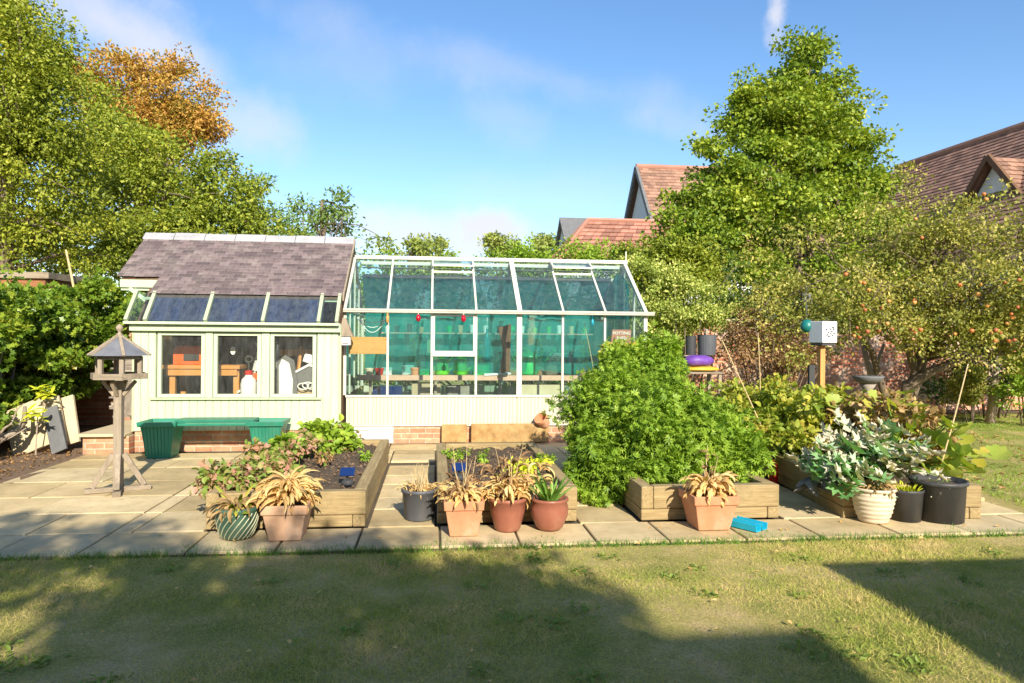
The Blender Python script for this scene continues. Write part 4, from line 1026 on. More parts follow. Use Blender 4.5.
for k in range(4):
    d = Vector((math.cos(k*PI/2), math.sin(k*PI/2), 0)); mb.beam(B+d*.04+Vector((0, 0, .92)), B+d*.15+Vector((0, 0, 1.055)), .03, .03)
mb.build('tray_bracket', M['wood_grey'], bt)
for k in range(6):
    a = k*PI/3; x, y = B.x+.19*math.cos(a), B.y+.19*math.sin(a)
    mb = MB(); mb.box(x-.02, x+.02, y-.02, y+.02, zt+.023, zt+.205); mb.build('roof_post', M['wood_grey'], bt, bevel=.003)
mb = MB()
hp = [Vector((B.x+.2*math.cos(k*PI/3), B.y+.2*math.sin(k*PI/3), zt+.195)) for k in range(6)]
for k in range(6): mb.beam(hp[k], hp[(k+1) % 6], .02, .03)
mb.build('roof_plate', M['wood_grey'], bt)
ap = Vector((B.x, B.y, zt+.415))
er = [Vector((B.x+.285*math.cos(k*PI/3), B.y+.285*math.sin(k*PI/3), zt+.215)) for k in range(6)]
mb = MB(); mb.add(er+[ap, Vector((B.x, B.y, zt+.21))], [(k, (k+1) % 6, 6) for k in range(6)]+[((k+1) % 6, k, 7) for k in range(6)]); mb.build('hexagonal_roof', M['lead'], bt)
for k in range(6):
    mb = MB(); mb.beam(er[k]+Vector((0, 0, .004)), ap+Vector((0, 0, .004)), .028, .014); mb.build('roof_batten', M['wood_grey'], bt)
mb = MB(); mb.lathe([(0, 0), (.03, 0), (.03, .012), (.014, .02), (.014, .035), (.03, .055), (.033, .07), (.026, .09), (.006, .105), (0, .107)], ap-Vector((0, 0, .008)), 16); mb.build('finial', M['wood_grey'], bt, smooth=True)

# ================================================================== GREEN PLANTER BENCH
pb = thing('planter_bench', 'green plastic bench made of two planters joined by a board before the shed', 'bench', (-2.8, 8.95, .006))
def trough(x0, x1, y0, y1, z0, z1):
    m = MB(); i = .05; t = .02
    cx, cy = (x0+x1)/2, (y0+y1)/2
    def ring(e, z): return [(x0-e, y0-e, z), (x1+e, y0-e, z), (x1+e, y1+e, z), (x0-e, y1+e, z)]
    R_ = [ring(-i, z0), ring(0, z1-.06), ring(.03, z1-.055), ring(.035, z1), ring(.0, z1), ring(-.02, z1-.06)]
    vs = sum(R_, []); fs = [(3, 2, 1, 0)]
    for k in range(len(R_)-1):
        for j in range(4): fs.append((k*4+j, k*4+(j+1) % 4, k*4+4+(j+1) % 4, k*4+4+j))
    q = (len(R_)-1)*4; fs.append((q, q+1, q+2, q+3))
    m.add(vs, fs)
    n = 9
    for k in range(n):
        xx = x0+.02+(x1-x0-.04)*k/(n-1); m.beam((xx*.86+cx*.14, y0+i-.002-.004, z0+.03), (xx, y0-.004, z1-.07), .008, .008, (0, 1, 0))
    return m
for a in (-3.50, -2.24):
    trough(a, a+.38, 8.83, 9.2, .01, .455).build('planter', M['green_pl'], pb, bevel=.006)
mb = MB(); mb.box(-3.12, -2.2, 8.87, 9.16, .435, .475); mb.box(-3.12, -2.25, 8.865, 8.88, .40, .434); mb.build('seat_board', M['green_pl'], pb, bevel=.008)

# ================================================================== RAISED BEDS
def bumpy(x0, x1, y0, y1, z, n=36):
    m = MB()
    for j in range(n+1):
        for i in range(n+1):
            m.v.append((x0+(x1-x0)*i/n, y0+(y1-y0)*j/n, z+random.uniform(-.012, .014)+.015*math.sin(i*.6)*math.cos(j*.45)))
    for j in range(n):
        for i in range(n):
            a = j*(n+1)+i; m.f.append((a, a+1, a+n+2, a+n+1))
    return m
def raised_bed(label, x0, x1, y0, y1, rot=0, h=.28, zg=.006):
    loc = Vector((x0, y0, zg)) if rot == 0 else Vector((x0, y0, zg))
    t = thing('raised_bed', label, 'raised bed', loc, 'timber raised beds')
    w = .10; zs = ((zg, zg+.092), (zg+.095, h+zg))
    for k, (a, b) in enumerate(zs):
        e = .0 if k else .004
        mb = MB(); mb.box(x0+(w+.003 if k else 0), x1-(0 if k else w+.003), y0+e, y0+w, a, b); mb.build('sleeper', M['sleeper'], t, bevel=.009)
        mb = MB(); mb.box(x0+(w+.003 if k else 0), x1-(0 if k else w+.003), y1-w, y1-e, a, b); mb.build('sleeper', M['sleeper'], t, bevel=.009)
        mb = MB(); mb.box(x0+e, x0+w, y0+(0 if k else w+.003), y1-(0 if k else w+.003), a, b); mb.build('sleeper', M['sleeper_y'], t, bevel=.009)
        mb = MB(); mb.box(x1-w, x1-e, y0+(w+.003 if k else 0), y1-(w+.003 if k else 0), a, b); mb.build('sleeper', M['sleeper_y'], t, bevel=.009)
    bumpy(x0+w*.9, x1-w*.9, y0+w*.9, y1-w*.9, zg+h-.055).build('soil', M['soil'], t, smooth=True)
    if rot: t.rotation_euler = (0, 0, rot)
    return t
raised_bed('left timber raised bed of dark soil with reddening foliage along its left side', -1.74, -.53, 5.6, 8.45)
raised_bed('middle timber raised bed of dark soil with one yellow green plant', .03, 1.17, 5.63, 8.12)
raised_bed('timber raised bed overflowing with the tall bright green leafy bush', 1.70, 2.89, 5.60, 8.1)
raised_bed('right timber raised bed holding the silver leaved courgette', 3.43, 4.6, 5.55, 8.1, rot=rad(-6))
# clods and stones on the bare beds
def clods(label, x0, x1, y0, y1, n):
    m = MB()
    for k in range(n):
        s = random.uniform(.006, .022); c = Vector((random.uniform(x0, x1), random.uniform(y0, y1), .246+s*.2))
        Mx = Matrix.Rotation(random.uniform(0, 6), 3, 'Z') @ Matrix.Rotation(random.uniform(0, 1), 3, 'X')
        m.rbox(c, (s, s*.8, s*.6), Mx)
    tag(m.build('soil_crumbs', M['bark_soil']), label, 'soil', kind='stuff')
clods('loose crumbs and pebbles on the soil of the left raised bed', -1.6, -.66, 5.75, 8.3, 500)
clods('loose crumbs and pebbles on the soil of the middle raised bed', .15, 1.05, 5.75, 7.98, 500)

# ---- bits against the greenhouse base
wb_ = thing('white_board', 'white insulated board lying behind the left raised bed by the greenhouse', 'board', (-.7, 9.0, .03))
mb = MB(); mb.box(-1.05, -.6, 8.9, 9.1, .03, .19); mb.build('support', M['stack_slate'], wb_)
mb = MB(); mb.rbox((-.82, 8.95, .265), (.62, .38, .12), Matrix.Rotation(rad(2), 3, 'Z') @ Matrix.Rotation(.12, 3, 'X')); mb.build('slab', M['whitep'], wb_, bevel=.012)
mb = MB(); mb.rbox((-.90, 8.92, .326), (.16, .05, .004), Matrix.Rotation(rad(2), 3, 'Z') @ Matrix.Rotation(.12, 3, 'X')); mb.build('grey_print', M['gutter'], wb_)
a = ONY(441.5, 443, 9.86); b = ONY(467, 443, 9.86)
mb = MB(); mb.rbox(((a.x+b.x)/2, 9.86, .155), (b.x-a.x, .05, .25), Matrix.Rotation(-.1, 3, 'X')); tag(mb.build('sandstone_block', M['stone_ochre'], bevel=.008), 'small square ochre sandstone slab leaning on the greenhouse plinth', 'slab')
a = ONY(471, 443, 9.84); b = ONY(548, 443, 9.84)
mb = MB(); mb.rbox(((a.x+b.x)/2, 9.84, .16), (b.x-a.x, .06, .26), Matrix.Rotation(-.1, 3, 'X')); tag(mb.build('sandstone_block', M['stone_ochre'], bevel=.008), 'long ochre sandstone slab leaning on the greenhouse plinth', 'slab')
c = ONY(543, 421, 9.80)
o = thing('plant_pot', 'terracotta pot tipped on its side on top of the long sandstone slab', 'pot', c)
mb = MB(); mb.lathe([(0, 0), (.07, 0), (.09, .12), (.10, .12), (.10, .16), (.085, .16), (.08, .05), (0, .05)], (c.x, c.y, c.z-.08), 20); mb.build('pot', M['terra'], o, smooth=False)
o.rotation_euler = (rad(30), rad(-38), 0)

# ================================================================== POTS ALONG THE PAVING
ZP = .009
def sqpot(t, x, y, w, h, mat, rot=0.0, mouth=.86):
    m = MB(); r2 = w/2
    def ring(r, z): return [(x-r, y-r, z), (x+r, y-r, z), (x+r, y+r, z), (x-r, y+r, z)]
    R_ = [ring(r2*.68, ZP), ring(r2*.90, ZP+h*.74), ring(r2*.97, ZP+h*.75), ring(r2, ZP+h), ring(r2*.87, ZP+h), ring(r2*.82, ZP+h*.8)]
    vs = sum(R_, []); fs = [(3, 2, 1, 0)]
    for k in range(len(R_)-1):
        for j in range(4): fs.append((k*4+j, k*4+(j+1) % 4, k*4+4+(j+1) % 4, k*4+4+j))
    q = (len(R_)-1)*4; fs.append((q, q+1, q+2, q+3)); m.add(vs, fs)
    m.build('pot', mat, t, bevel=.008, seg=3)
    s = MB(); s.box(x-r2*.83, x+r2*.83, y-r2*.83, y+r2*.83, ZP+h*.8, ZP+h*.88); s.build('soil', M['soil'], t)
def rdpot(t, x, y, prof, mat, soil_r, soil_z, sx=1):
    m = MB(); m.lathe(prof, (x, y, ZP), 40, sx=sx); m.build('pot', mat, t, smooth=True)
    s = MB(); s.lathe([(0, 0), (soil_r, 0), (soil_r*.95, .008), (soil_r*.5, .016), (0, .018)], (x, y, ZP+soil_z), 24, sx=sx); s.build('soil', M['soil'], t)
def dry(t, x, y, z, n, r, Lh, w, mat, e=(0.3, 1.3), droop=(1.8, 3.2), name='dry_foliage', rise=0.0, fold=.25, seg=7):
    m = MB(); n = int(n*1.35); w *= .72; fold *= 2.2
    for k in range(n):
        a = random.uniform(0, 2*PI); q = random.uniform(0, r)
        m.ribbon((x+q*math.cos(a), y+q*math.sin(a), z+random.uniform(0, rise)), a+random.uniform(-.6, .6), random.uniform(.55, 1.2)*Lh, random.uniform(*e), random.uniform(*droop), w*random.uniform(.6, 1.3), seg=seg, twist=random.uniform(-2, 2), fold=fold)
    return m.build(name, mat, t, smooth=True)
def stems(t, x, y, z, n, r, Lh, rad_=.003, lean=.25, mat=None, name='stem'):
    m = MB()
    for k in range(n):
        a = random.uniform(0, 2*PI); q = random.uniform(0, r); p = Vector((x+q*math.cos(a), y+q*math.sin(a), z)); l = Lh*random.uniform(.5, 1.1)
        d = Vector((random.uniform(-lean, lean), random.uniform(-lean, lean), 1)); 
        m.tube([p, p+d*l*.5, p+d*l+Vector((random.uniform(-.03, .03), random.uniform(-.03, .03), -.01))], [rad_, rad_*.8, rad_*.4], 5)
    return m.build(name, mat or M['cane'], t)

# 1 striped green glazed pot
c = G(237, 538.5); x, y = c.x, c.y
t = thing('potted_plant', 'round green striped glazed pot with browning leaves, leftmost of the pots', 'potted plant', (x, y, ZP), 'potted plants along the paving edge')
prof = [(0, 0), (.095, 0), (.12, .03), (.145, .12), (.15, .19), (.158, .21), (.158, .235), (.142, .235), (.135, .19), (0, .19)]
rdpot(t, x, y, prof, M['glaze_grn'], .14, .195)
m = MB()
for k in range(20):
    pts = []
    for i in range(9):
        tt = i/8; zz = .01+.185*tt; rr_ = np.interp(zz, [0, .03, .12, .19], [.095, .12, .145, .15])+.0015; a = 2*PI*k/20+tt*1.0
        pts.append((x+rr_*math.cos(a), y+rr_*math.sin(a), ZP+zz))
    m.tube(pts, .0045, 5)
m.build('stripes', M['glaze_str'], t)
dry(t, x, y, ZP+.2, 55, .11, .2, .05, LF['rust'], name='foliage', rise=.06)
dry(t, x, y, ZP+.2, 16, .11, .2, .05, LF['yg'], e=(.5, 1.4), droop=(1, 2), name='foliage', rise=.04)
dry(t, x-.03, y-.02, ZP+.24, 1, .02, .3, .11, LF['yg'], e=(.3, .4), droop=(.3, .4), name='large_leaf')
# 2 pale square pot with straw hosta
c = G(286, 540.5); x, y = c.x, c.y+.07
t = thing('potted_plant', 'pale square terracotta pot with straw coloured wilted leaves beside the striped pot', 'potted plant', (x, y, ZP), 'potted plants along the paving edge')
sqpot(t, x, y, .335, .265, M['terra_pale'])
dry(t, x, y, ZP+.25, 110, .13, .22, .05, LF['straw'], e=(.4, 1.5), droop=(1.8, 3.4), rise=.14)
dry(t, x, y, ZP+.38, 45, .10, .17, .045, LF['straw'], e=(.2, 1.2), droop=(1.5, 3), rise=.06)
# 3 black bucket
c = G(419, 522.5); x, y = c.x, c.y+.1
t = thing('potted_plant', 'dark grey bucket pot of dry upright stalks between the left and middle beds', 'potted plant', (x, y, ZP), 'potted plants along the paving edge')
rdpot(t, x, y, [(0, 0), (.115, 0), (.12, .01), (.14, .22), (.15, .225), (.15, .25), (.137, .25), (.13, .2), (0, .2)], M['plastic_gry'], .13, .205)
stems(t, x, y, ZP+.2, 26, .09, .25, .0035, .2)
dry(t, x, y, ZP+.21, 60, .11, .14, .022, LF['straw'], rise=.05)
# 4 square terracotta
c = G(463.5, 536); x, y = c.x, c.y+.06
t = thing('potted_plant', 'square terracotta pot of withered brown plants in front of the middle bed', 'potted plant', (x, y, ZP), 'potted plants along the paving edge')
sqpot(t, x, y, .305, .27, M['terra'])
dry(t, x, y, ZP+.24, 80, .12, .16, .045, LF['straw'], e=(.5, 1.5), rise=.10)
dry(t, x, y, ZP+.24, 30, .12, .14, .04, LF['brown'], e=(.5, 1.5), rise=.16)
stems(t, x, y, ZP+.22, 9, .08, .42, .0035, .28)
# 5 round red
c = G(508.5, 533.5); x, y = c.x, c.y+.08
t = thing('potted_plant', 'round red brown glazed pot with tall withered stems, third from the dark bucket', 'potted plant', (x, y, ZP), 'potted plants along the paving edge')
t['label'] = 'round red brown glazed pot with tall withered stems before the middle bed'
rdpot(t, x, y, [(0, 0), (.09, 0), (.10, .015), (.135, .15), (.143, .225), (.155, .232), (.155, .258), (.138, .258), (.13, .21), (0, .21)], M['glazed'], .13, .215)
dry(t, x, y, ZP+.24, 80, .12, .18, .045, LF['straw'], e=(.5, 1.5), rise=.14)
dry(t, x, y, ZP+.3, 45, .14, .15, .04, LF['brown'], e=(.5, 1.5), rise=.26)
stems(t, x, y, ZP+.22, 8, .09, .5, .004, .3)
# 6 bowl with spiky green
c = G(551, 532.5); x, y = c.x, c.y+.08
t = thing('potted_plant', 'rounded red brown pot with spiky green leaves, right of the withered pot', 'potted plant', (x, y, ZP), 'potted plants along the paving edge')
rdpot(t, x, y, [(0, 0), (.085, 0), (.105, .02), (.145, .11), (.148, .17), (.135, .215), (.148, .225), (.148, .245), (.125, .245), (.12, .2), (0, .2)], M['glazed'], .12, .205)
m = MB()
for k in range(26):
    a = random.uniform(0, 2*PI); m.ribbon((x+.03*math.cos(a), y+.03*math.sin(a), ZP+.2), a, random.uniform(.2, .34), random.uniform(.8, 1.45), random.uniform(.3, .9), .028, fold=.35)
m.build('spiky_foliage', LF['lily'], t, smooth=True)
dry(t, x-.1, y, ZP+.3, 22, .08, .16, .035, LF['straw'], rise=.22, name='dry_foliage')
# 7 square terracotta right
c = G(712, 530); x, y = c.x, c.y+.08
t = thing('potted_plant', 'square orange terracotta pot with drooping dead leaves before the leafy bed', 'potted plant', (x, y, ZP), 'potted plants along the paving edge')
sqpot(t, x, y, .37, .275, M['terra'])
dry(t, x, y, ZP+.25, 75, .12, .2, .06, LF['straw'], e=(.5, 1.5), droop=(2, 3.6), rise=.12)
stems(t, x, y, ZP+.22, 4, .05, .4, .005, .12)
dry(t, x, y, ZP+.42, 12, .03, .08, .03, LF['brown'], rise=.2)
# 8 ribbed cream pot
c = G(880, 525); x, y = c.x, c.y+.09
t = thing('potted_plant', 'ribbed cream stone pot with low reddish growth under the silver leaves', 'potted plant', (x, y, ZP), 'potted plants along the paving edge')
prof = [(0, 0), (.105, 0)]
for k in range(29):
    zz = .008+.25*k/28; prof.append((np.interp(zz, [0, .08, .2, .26], [.108, .14, .165, .155])+.0035*math.sin(k*1.55), zz))
prof += [(.172, .265), (.172, .285), (.15, .285), (.145, .24), (0, .24)]
rdpot(t, x, y, prof, M['cream_pot'], .145, .245)
dry(t, x, y, ZP+.26, 70, .13, .12, .035, LF['rust'], rise=.05, name='low_foliage')
# 9 black pot
c = G(913, 523.5); x, y = c.x, c.y+.1
t = thing('potted_plant', 'small black plastic pot with bright green tufts between cream and large pots', 'potted plant', (x, y, ZP), 'potted plants along the paving edge')
rdpot(t, x, y, [(0, 0), (.118, 0), (.135, .235), (.142, .24), (.142, .262), (.13, .262), (.125, .22), (0, .22)], M['plastic_blk'], .124, .225)
dry(t, x, y, ZP+.24, 60, .1, .07, .018, LF['lime'], e=(.7, 1.5), droop=(.4, 1), name='green_tuft')
# 10 large black pot
c = G(951, 524.5); x, y = c.x, c.y+.15
t = thing('potted_plant', 'large wide black plastic tub with an oval pale label, rightmost pot', 'potted plant', (x, y, ZP), 'potted plants along the paving edge')
rdpot(t, x, y, [(0, 0), (.19, 0), (.205, .30), (.22, .305), (.22, .335), (.20, .335), (.195, .28), (0, .28)], M['plastic_blk'], .193, .285)
m = MB(); m.lathe([(0, 0), (.026, 0), (.026, .003), (0, .003)], (0, 0, 0), 20)
ob = m.build('oval_label', M['gutter'], t); ob.location = Vector((x-.02, y-.203, ZP+.20))-Vector((x, y, ZP)); ob.rotation_euler = (PI/2-.05, 0, 0); ob.scale = (1, .6, 1)
dry(t, x, y, ZP+.29, 24, .15, .07, .015, LF['lily'], name='weeds')
# watering tray
c = G(738, 534)
t = thing('plastic_tray', 'turquoise plastic trough lying on the paving beside the terracotta pot', 'trough', (c.x, c.y, ZP))
d = (G(762, 534)-G(738, 524)); d.z = 0; d.normalize(); q = Vector((-d.y, d.x, 0)); o_ = G(748, 529)
a0 = Vector((o_.x, o_.y, ZP+.002)); dv = Vector((.55, -.83, 0)).normalized(); sv = Vector((-dv.y, dv.x, 0))
for k, off in enumerate((-.045, .045)):
    m = MB(); cc = a0+sv*off
    pr = [(-.04, .05), (-.03, .0), (.03, .0), (.04, .05), (.034, .05), (.026, .006), (-.026, .006), (-.034, .05)]
    m.prism([cc-dv*.15+sv*p[0]+Vector((0, 0, p[1]+.001)) for p in pr], dv*.27); m.build('channel', M['blue_tray'], t)
# red canister
c = G(773, 486)
t = thing('red_canister', 'slim red canister standing at the corner between the leafy bed and courgette bed', 'canister', (c.x, c.y, .03))
mb = MB(); mb.lathe([(0, 0), (.045, 0), (.05, .01), (.05, .2), (.035, .235), (.015, .24), (.015, .27), (0, .27)], (c.x, c.y, ZP), 18); mb.build('body', M['red'], t, smooth=True)
mb = MB(); mb.lathe([(0, 0), (.02, 0), (.02, .03), (0, .03)], (c.x, c.y, ZP+.271), 10); mb.build('cap', M['metal_dk'], t)
# solar lights
for (lb, xx, yy) in (('blue solar garden light on a spike in the left raised bed', -.72, 6.0), ('blue solar garden light behind the withered pots in the middle bed', .22, 6.15)):
    t = thing('solar_light', lb, 'solar light', (xx, yy, .24), 'solar lights in the beds')
    mb = MB(); mb.rbox((xx, yy, .365), (.12, .10, .012), Matrix.Rotation(.55, 3, 'X')); mb.build('solar_panel', M['blue_pan'], t, bevel=.003)
    mb = MB(); mb.lathe([(0, 0), (.05, 0), (.055, .015), (.035, .035), (.0, .035)], (xx, yy, .262), 16); mb.tube([(xx, yy, .29), (xx, yy, .36)], .01, 8); mb.build('lamp_body', M['plastic_blk'], t)
# canes
def cane(lb, a, b, r=.007):
    m = MB(); a, b = Vector(a), Vector(b); m.tube([a, a.lerp(b, .5)+Vector((.006, 0, 0)), b], [r, r*.95, r*.8], 7)
    for k in range(1, 6): 
        p = a.lerp(b, k/6); m.tube([p-(b-a).normalized()*.004, p+(b-a).normalized()*.004], r*1.25, 7)
    tag(m.build('bamboo_cane', M['cane']), lb, 'cane', 'garden canes')
cane('long bamboo cane leaning left across the yellowing plants', P(775, 457, 7.6), P(722, 340, 7.9))
cane('upright bamboo cane beside the brown shrub', P(761, 415, 9.0), P(758, 333, 9.0))
cane('bamboo cane leaning right at the edge of the lawn', P(942, 462, 6.4), P(968, 364, 6.7))
cane('thin cane tied inside the greenhouse behind the leafy bush', P(594, 372, 10.4), P(584, 322, 10.4), .005)
cane('thin cane leaning against the outside of the greenhouse base', P(577, 408, 9.6), P(567, 378, 9.85), .005)
cane('green stake standing in the creeper at the left edge', P(76, 300, 12), P(66, 250, 12.2), .02)

# ================================================================== TABLE WITH SACKS
zc = 10.6
a = P(668, 372, zc); b = P(727, 372, zc)
tb_ = thing('potting_table', 'rough wooden potting table with sacks behind the leafy bush', 'table', ((a.x+b.x)/2, a.y, 0))
tz = a.z
mb = MB()
for k in range(4): mb.box(a.x, b.x, a.y+k*.13, a.y+k*.13+.122, tz-.03, tz)
mb.build('table_top', M['wood_greyx'], tb_, bevel=.004)
mb = MB(); mb.box(a.x+.05, b.x-.12, a.y+.38, a.y+.40, tz+.20, tz+.23); mb.box(a.x+.05, b.x-.12, a.y+.30, a.y+.50, tz+.231, tz+.25); mb.build('upper_shelf', M['wood_greyx'], tb_)
for x_ in (a.x+.03, b.x-.08):
    for y_ in (a.y+.02, a.y+.44):
        mb = MB(); mb.box(x_, x_+.05, y_, y_+.05, 0, tz-.031); mb.build('leg', M['wood_grey'], tb_)
for x_ in (a.x+.06, b.x-.14):
    mb = MB(); mb.box(x_, x_+.04, a.y+.40, a.y+.44, tz+.001, tz+.66 if x_ > a.x+.3 else tz+.23); mb.build('upright', M['wood_grey'], tb_)
def sack(name, lb, c, s, mat, seed=0):
    r = random.Random(seed); m = MB(); n, k = 18, 11; vs = []; fs = []
    for j in range(k):
        ph = PI*j/(k-1)
        for i in range(n):
            th = 2*PI*i/n; w = 1+.08*math.sin(3*th+seed)+.06*math.sin(5*th+2*ph)
            cx = math.copysign(abs(math.cos(th))**.7, math.cos(th)); cy = math.copysign(abs(math.sin(th))**.7, math.sin(th))
            vs.append((c[0]+s[0]*cx*math.sin(ph)**.6*w, c[1]+s[1]*cy*math.sin(ph)**.6*w, c[2]+s[2]*(1-math.cos(ph)) * (1+.06*math.sin(4*th+seed))))
    for j in range(k-1):
        for i in range(n): fs.append((j*n+i, j*n+(i+1) % n, (j+1)*n+(i+1) % n, (j+1)*n+i))
    m.add(vs, fs); tag(m.build(name, mat, smooth=True), lb, 'sack')
cx = P(697, 372, zc).x
sack('compost_sack', 'flat yellow sack under the purple one on the potting table', (P(707, 372, zc).x, a.y+.22, tz), (.27, .2, .04), M['yellow_bag'], 1)
sack('compost_sack', 'purple speckled compost sack lying on top on the potting table', (P(704, 372, zc).x, a.y+.22, tz+.078), (.22, .17, .085), M['purple'], 2)
sack('compost_sack', 'crumpled green sack on the left of the potting table', (P(680, 372, zc).x, a.y+.15, tz), (.15, .14, .045), M['green_bag'], 3)
sack('compost_sack', 'folded green sack on the upper shelf of the potting table', (P(678, 372, zc).x, a.y+.40, tz+.251), (.16, .1, .03), M['green_bag'], 4)
for px_c, r_, h_, lb, mt in ((709, .15, .32, 'dark grey bin on the upper shelf of the potting table', 'plastic_gry'), (692, .085, .30, 'narrow dark pot on the upper shelf of the potting table', 'plastic_blk')):
    c = P(px_c, 350, zc+.4)
    m = MB(); m.lathe([(0, 0), (r_*.9, 0), (r_, h_), (r_*1.05, h_), (r_*.95, h_), (r_*.9, .05), (0, .05)], (c.x, a.y+.4, tz+.251), 22)
    tag(m.build('plastic_bin', M[mt]), lb, 'bin')
c = P(683, 402, 10.3)
t = thing('plant_pot', 'terracotta pot half hidden below the potting table', 'pot', (c.x, c.y, 0))
m = MB(); m.lathe([(0, 0), (.09, 0), (.12, .2), (.135, .2), (.135, .26), (.115, .26), (.11, .22), (0, .22)], (c.x, c.y, .35), 22); m.build('pot', M['terra'], t)
m = MB(); m.box(c.x-.14, c.x+.14, c.y-.14, c.y+.14, 0, .349); m.build('stand', M['wood_grey'], t)

# ================================================================== WHITE BOX ON POST, BIRD BATH
zc = 9.6
c = P(822, 343, zc)
t = thing('post_box', 'white box with dark leaf pattern on an orange wooden post under the apple tree', 'box on post', (c.x, c.y, 0))
m = MB(); m.box(c.x-.04, c.x+.03, c.y-.035, c.y+.035, 0, c.z-.02); m.build('post', M['pine_z'], t, bevel=.004)
w = .23; Rm = Matrix.Rotation(rad(14), 3, 'Z'); bc = Vector((c.x+.0, c.y-.02, c.z+.15))
m = MB(); m.rbox(bc, (.25, .25, .29), Rm); m.build('box', M['whitep'], t, bevel=.006)
m = MB(); m.rbox(bc+Vector((0, 0, -.165)), (.22, .2, .035), Rm); m.build('base', M['metal_dk'], t)
m = MB()
for k, (u, v, a_) in enumerate(((-.06, .04, .5), (-.03, 0, -.6), (.0, .05, .9), (.03, .02, -.3), (.06, .05, .4), (-.02, -.05, .2), (.04, -.04, -.8), (.07, -.01, .6), (.015, -.015, 1.2), (-.05, -.03, -.2), (.05, .075, 0))):
    p = bc+Rm @ Vector((u, -.1275, v-.01)); m.rbox(p, (.034, .004, .017), Rm @ Matrix.Rotation(a_, 3, 'Y'))
m.build('leaf_pattern', M['metal_dk'], t)
c2 = P(807, 326, zc+.1)
t2 = thing('feeder', 'round dark green feeder with black neck hanging left of the white box', 'feeder', c2)
m = MB(); m.lathe([(0, -.09), (.05, -.085), (.085, -.04), (.09, .0), (.075, .05), (.04, .085), (0, .09)], c2, 18); m.build('globe', M['teal_pl'], t2, smooth=True)
m = MB(); m.tube([c2+Vector((.07, -.02, -.02)), c2+Vector((.15, -.02, -.03))], [.04, .05], 12); m.build('neck', M['metal_dk'], t2)
m = MB(); m.tube([c2+Vector((0, 0, .09)), c2+Vector((.01, .05, .6))], .004, 5); m.build('wire', M['metal_dk'], t2)
c = P(812, 395, 9.9)
m = MB(); m.box(c.x-.04, c.x+.04, c.y, c.y+.05, 0, 1.15); tag(m.build('black_post', M['plastic_blk']), 'short black post just behind the orange post', 'post')
c = P(868, 372, 11.0)
t = thing('bird_bath', 'dark stone bird bath with shallow bowl in front of the brick wall', 'bird bath', (c.x, c.y, 0))
m = MB(); m.lathe([(0, 0), (.16, 0), (.16, .08), (.09, .14), (.065, .3), (.06, .6), (.08, .75), (.12, .82), (0, .83)], (c.x, c.y, .0), 20); m.build('pedestal', M['stack_slate'], t, smooth=True)
m = MB(); m.lathe([(0, .0), (.12, .0), (.2, .05), (.23, .10), (.23, .12), (.18, .10), (.1, .06), (0, .05)], (c.x, c.y, .83), 24); m.build('bowl', M['slab_dark'], t, smooth=True)

# ================================================================== HOUSES
def tiles(name, P0, U, V, mat, parent, tw=.30, th=.30, sub=1, thick=.03):
    """tile courses between corner P0 and sides U (along eaves) and V (up the slope)"""
    P0, U, V = Vector(P0), Vector(U), Vector(V)
    nu, nv = max(1, int(U.length/tw)), max(1, int(V.length/th)); nrm = U.cross(V).normalized()
    u, v = U/nu, V/nv; m = MB()
    for j in range(nv):
        off = .5 if j % 2 else 0
        for i in range(nu+(1 if off else 0)):
            a = max(0, i-off); b = min(nu, i+1-off)
            if b-a < .05: continue
            g_ = .012; l = P0+u*(a+g_)+v*j; r = P0+u*(b-g_)+v*j; e = nrm*(thick*random.uniform(.8, 1.2))
            m.add([l+e, r+e, r+v*1.05, l+v*1.05, l, r], [(0, 1, 2, 3), (4, 5, 1, 0)])
    m.add([P0, P0+U, P0+U+V, P0+V], [(0, 1, 2, 3)])
    return m.build(name, mat, parent)
# middle house: steep gable with ridge running right, lower hipped wing
X = 11.0
A = P(636, 167, 33.0); Xg = A.x; ry, rz_ = A.y, A.z
Bf = P(652, 246, 29.6); sl = (rz_-Bf.z)/(ry-Bf.y)
Yfe = Bf.y-1.2; Ybe = 2*ry-Yfe; zE = rz_-sl*(ry-Yfe); Lr = 14
h1 = thing('house', 'pale gabled house with steep brown tiled roof behind the tall tree', 'house', (Xg+5, ry, 0))
m = MB(); m.prism([(Xg+.25, Yfe+.4, 0), (Xg+.25, Ybe-.4, 0), (Xg+.25, Ybe-.4, zE+.2), (Xg+.25, ry, rz_-.35), (Xg+.25, Yfe+.4, zE+.2)], (Lr-.5, 0, 0)); m.build('wall', M['render_wall'], h1)
tiles('roof', (Xg, Yfe, zE), (Lr, 0, 0), (0, ry-Yfe, rz_-zE), M['tile'], h1, .28, .22)
tiles('roof', (Xg+Lr, Ybe, zE), (-Lr, 0, 0), (0, ry-Ybe, rz_-zE), M['tile'], h1, .28, .22)
m = MB(); m.beam((Xg, Yfe, zE-.05), (Xg, ry, rz_-.02), .12, .22); m.beam((Xg, Ybe, zE-.05), (Xg, ry, rz_-.02), .12, .22); m.build('bargeboard', M['slab_dark'], h1)
m = MB(); m.tube([(Xg, ry, rz_+.03), (Xg+Lr, ry, rz_+.03)], .13, 8); m.build('ridge', M['tile_red'], h1)
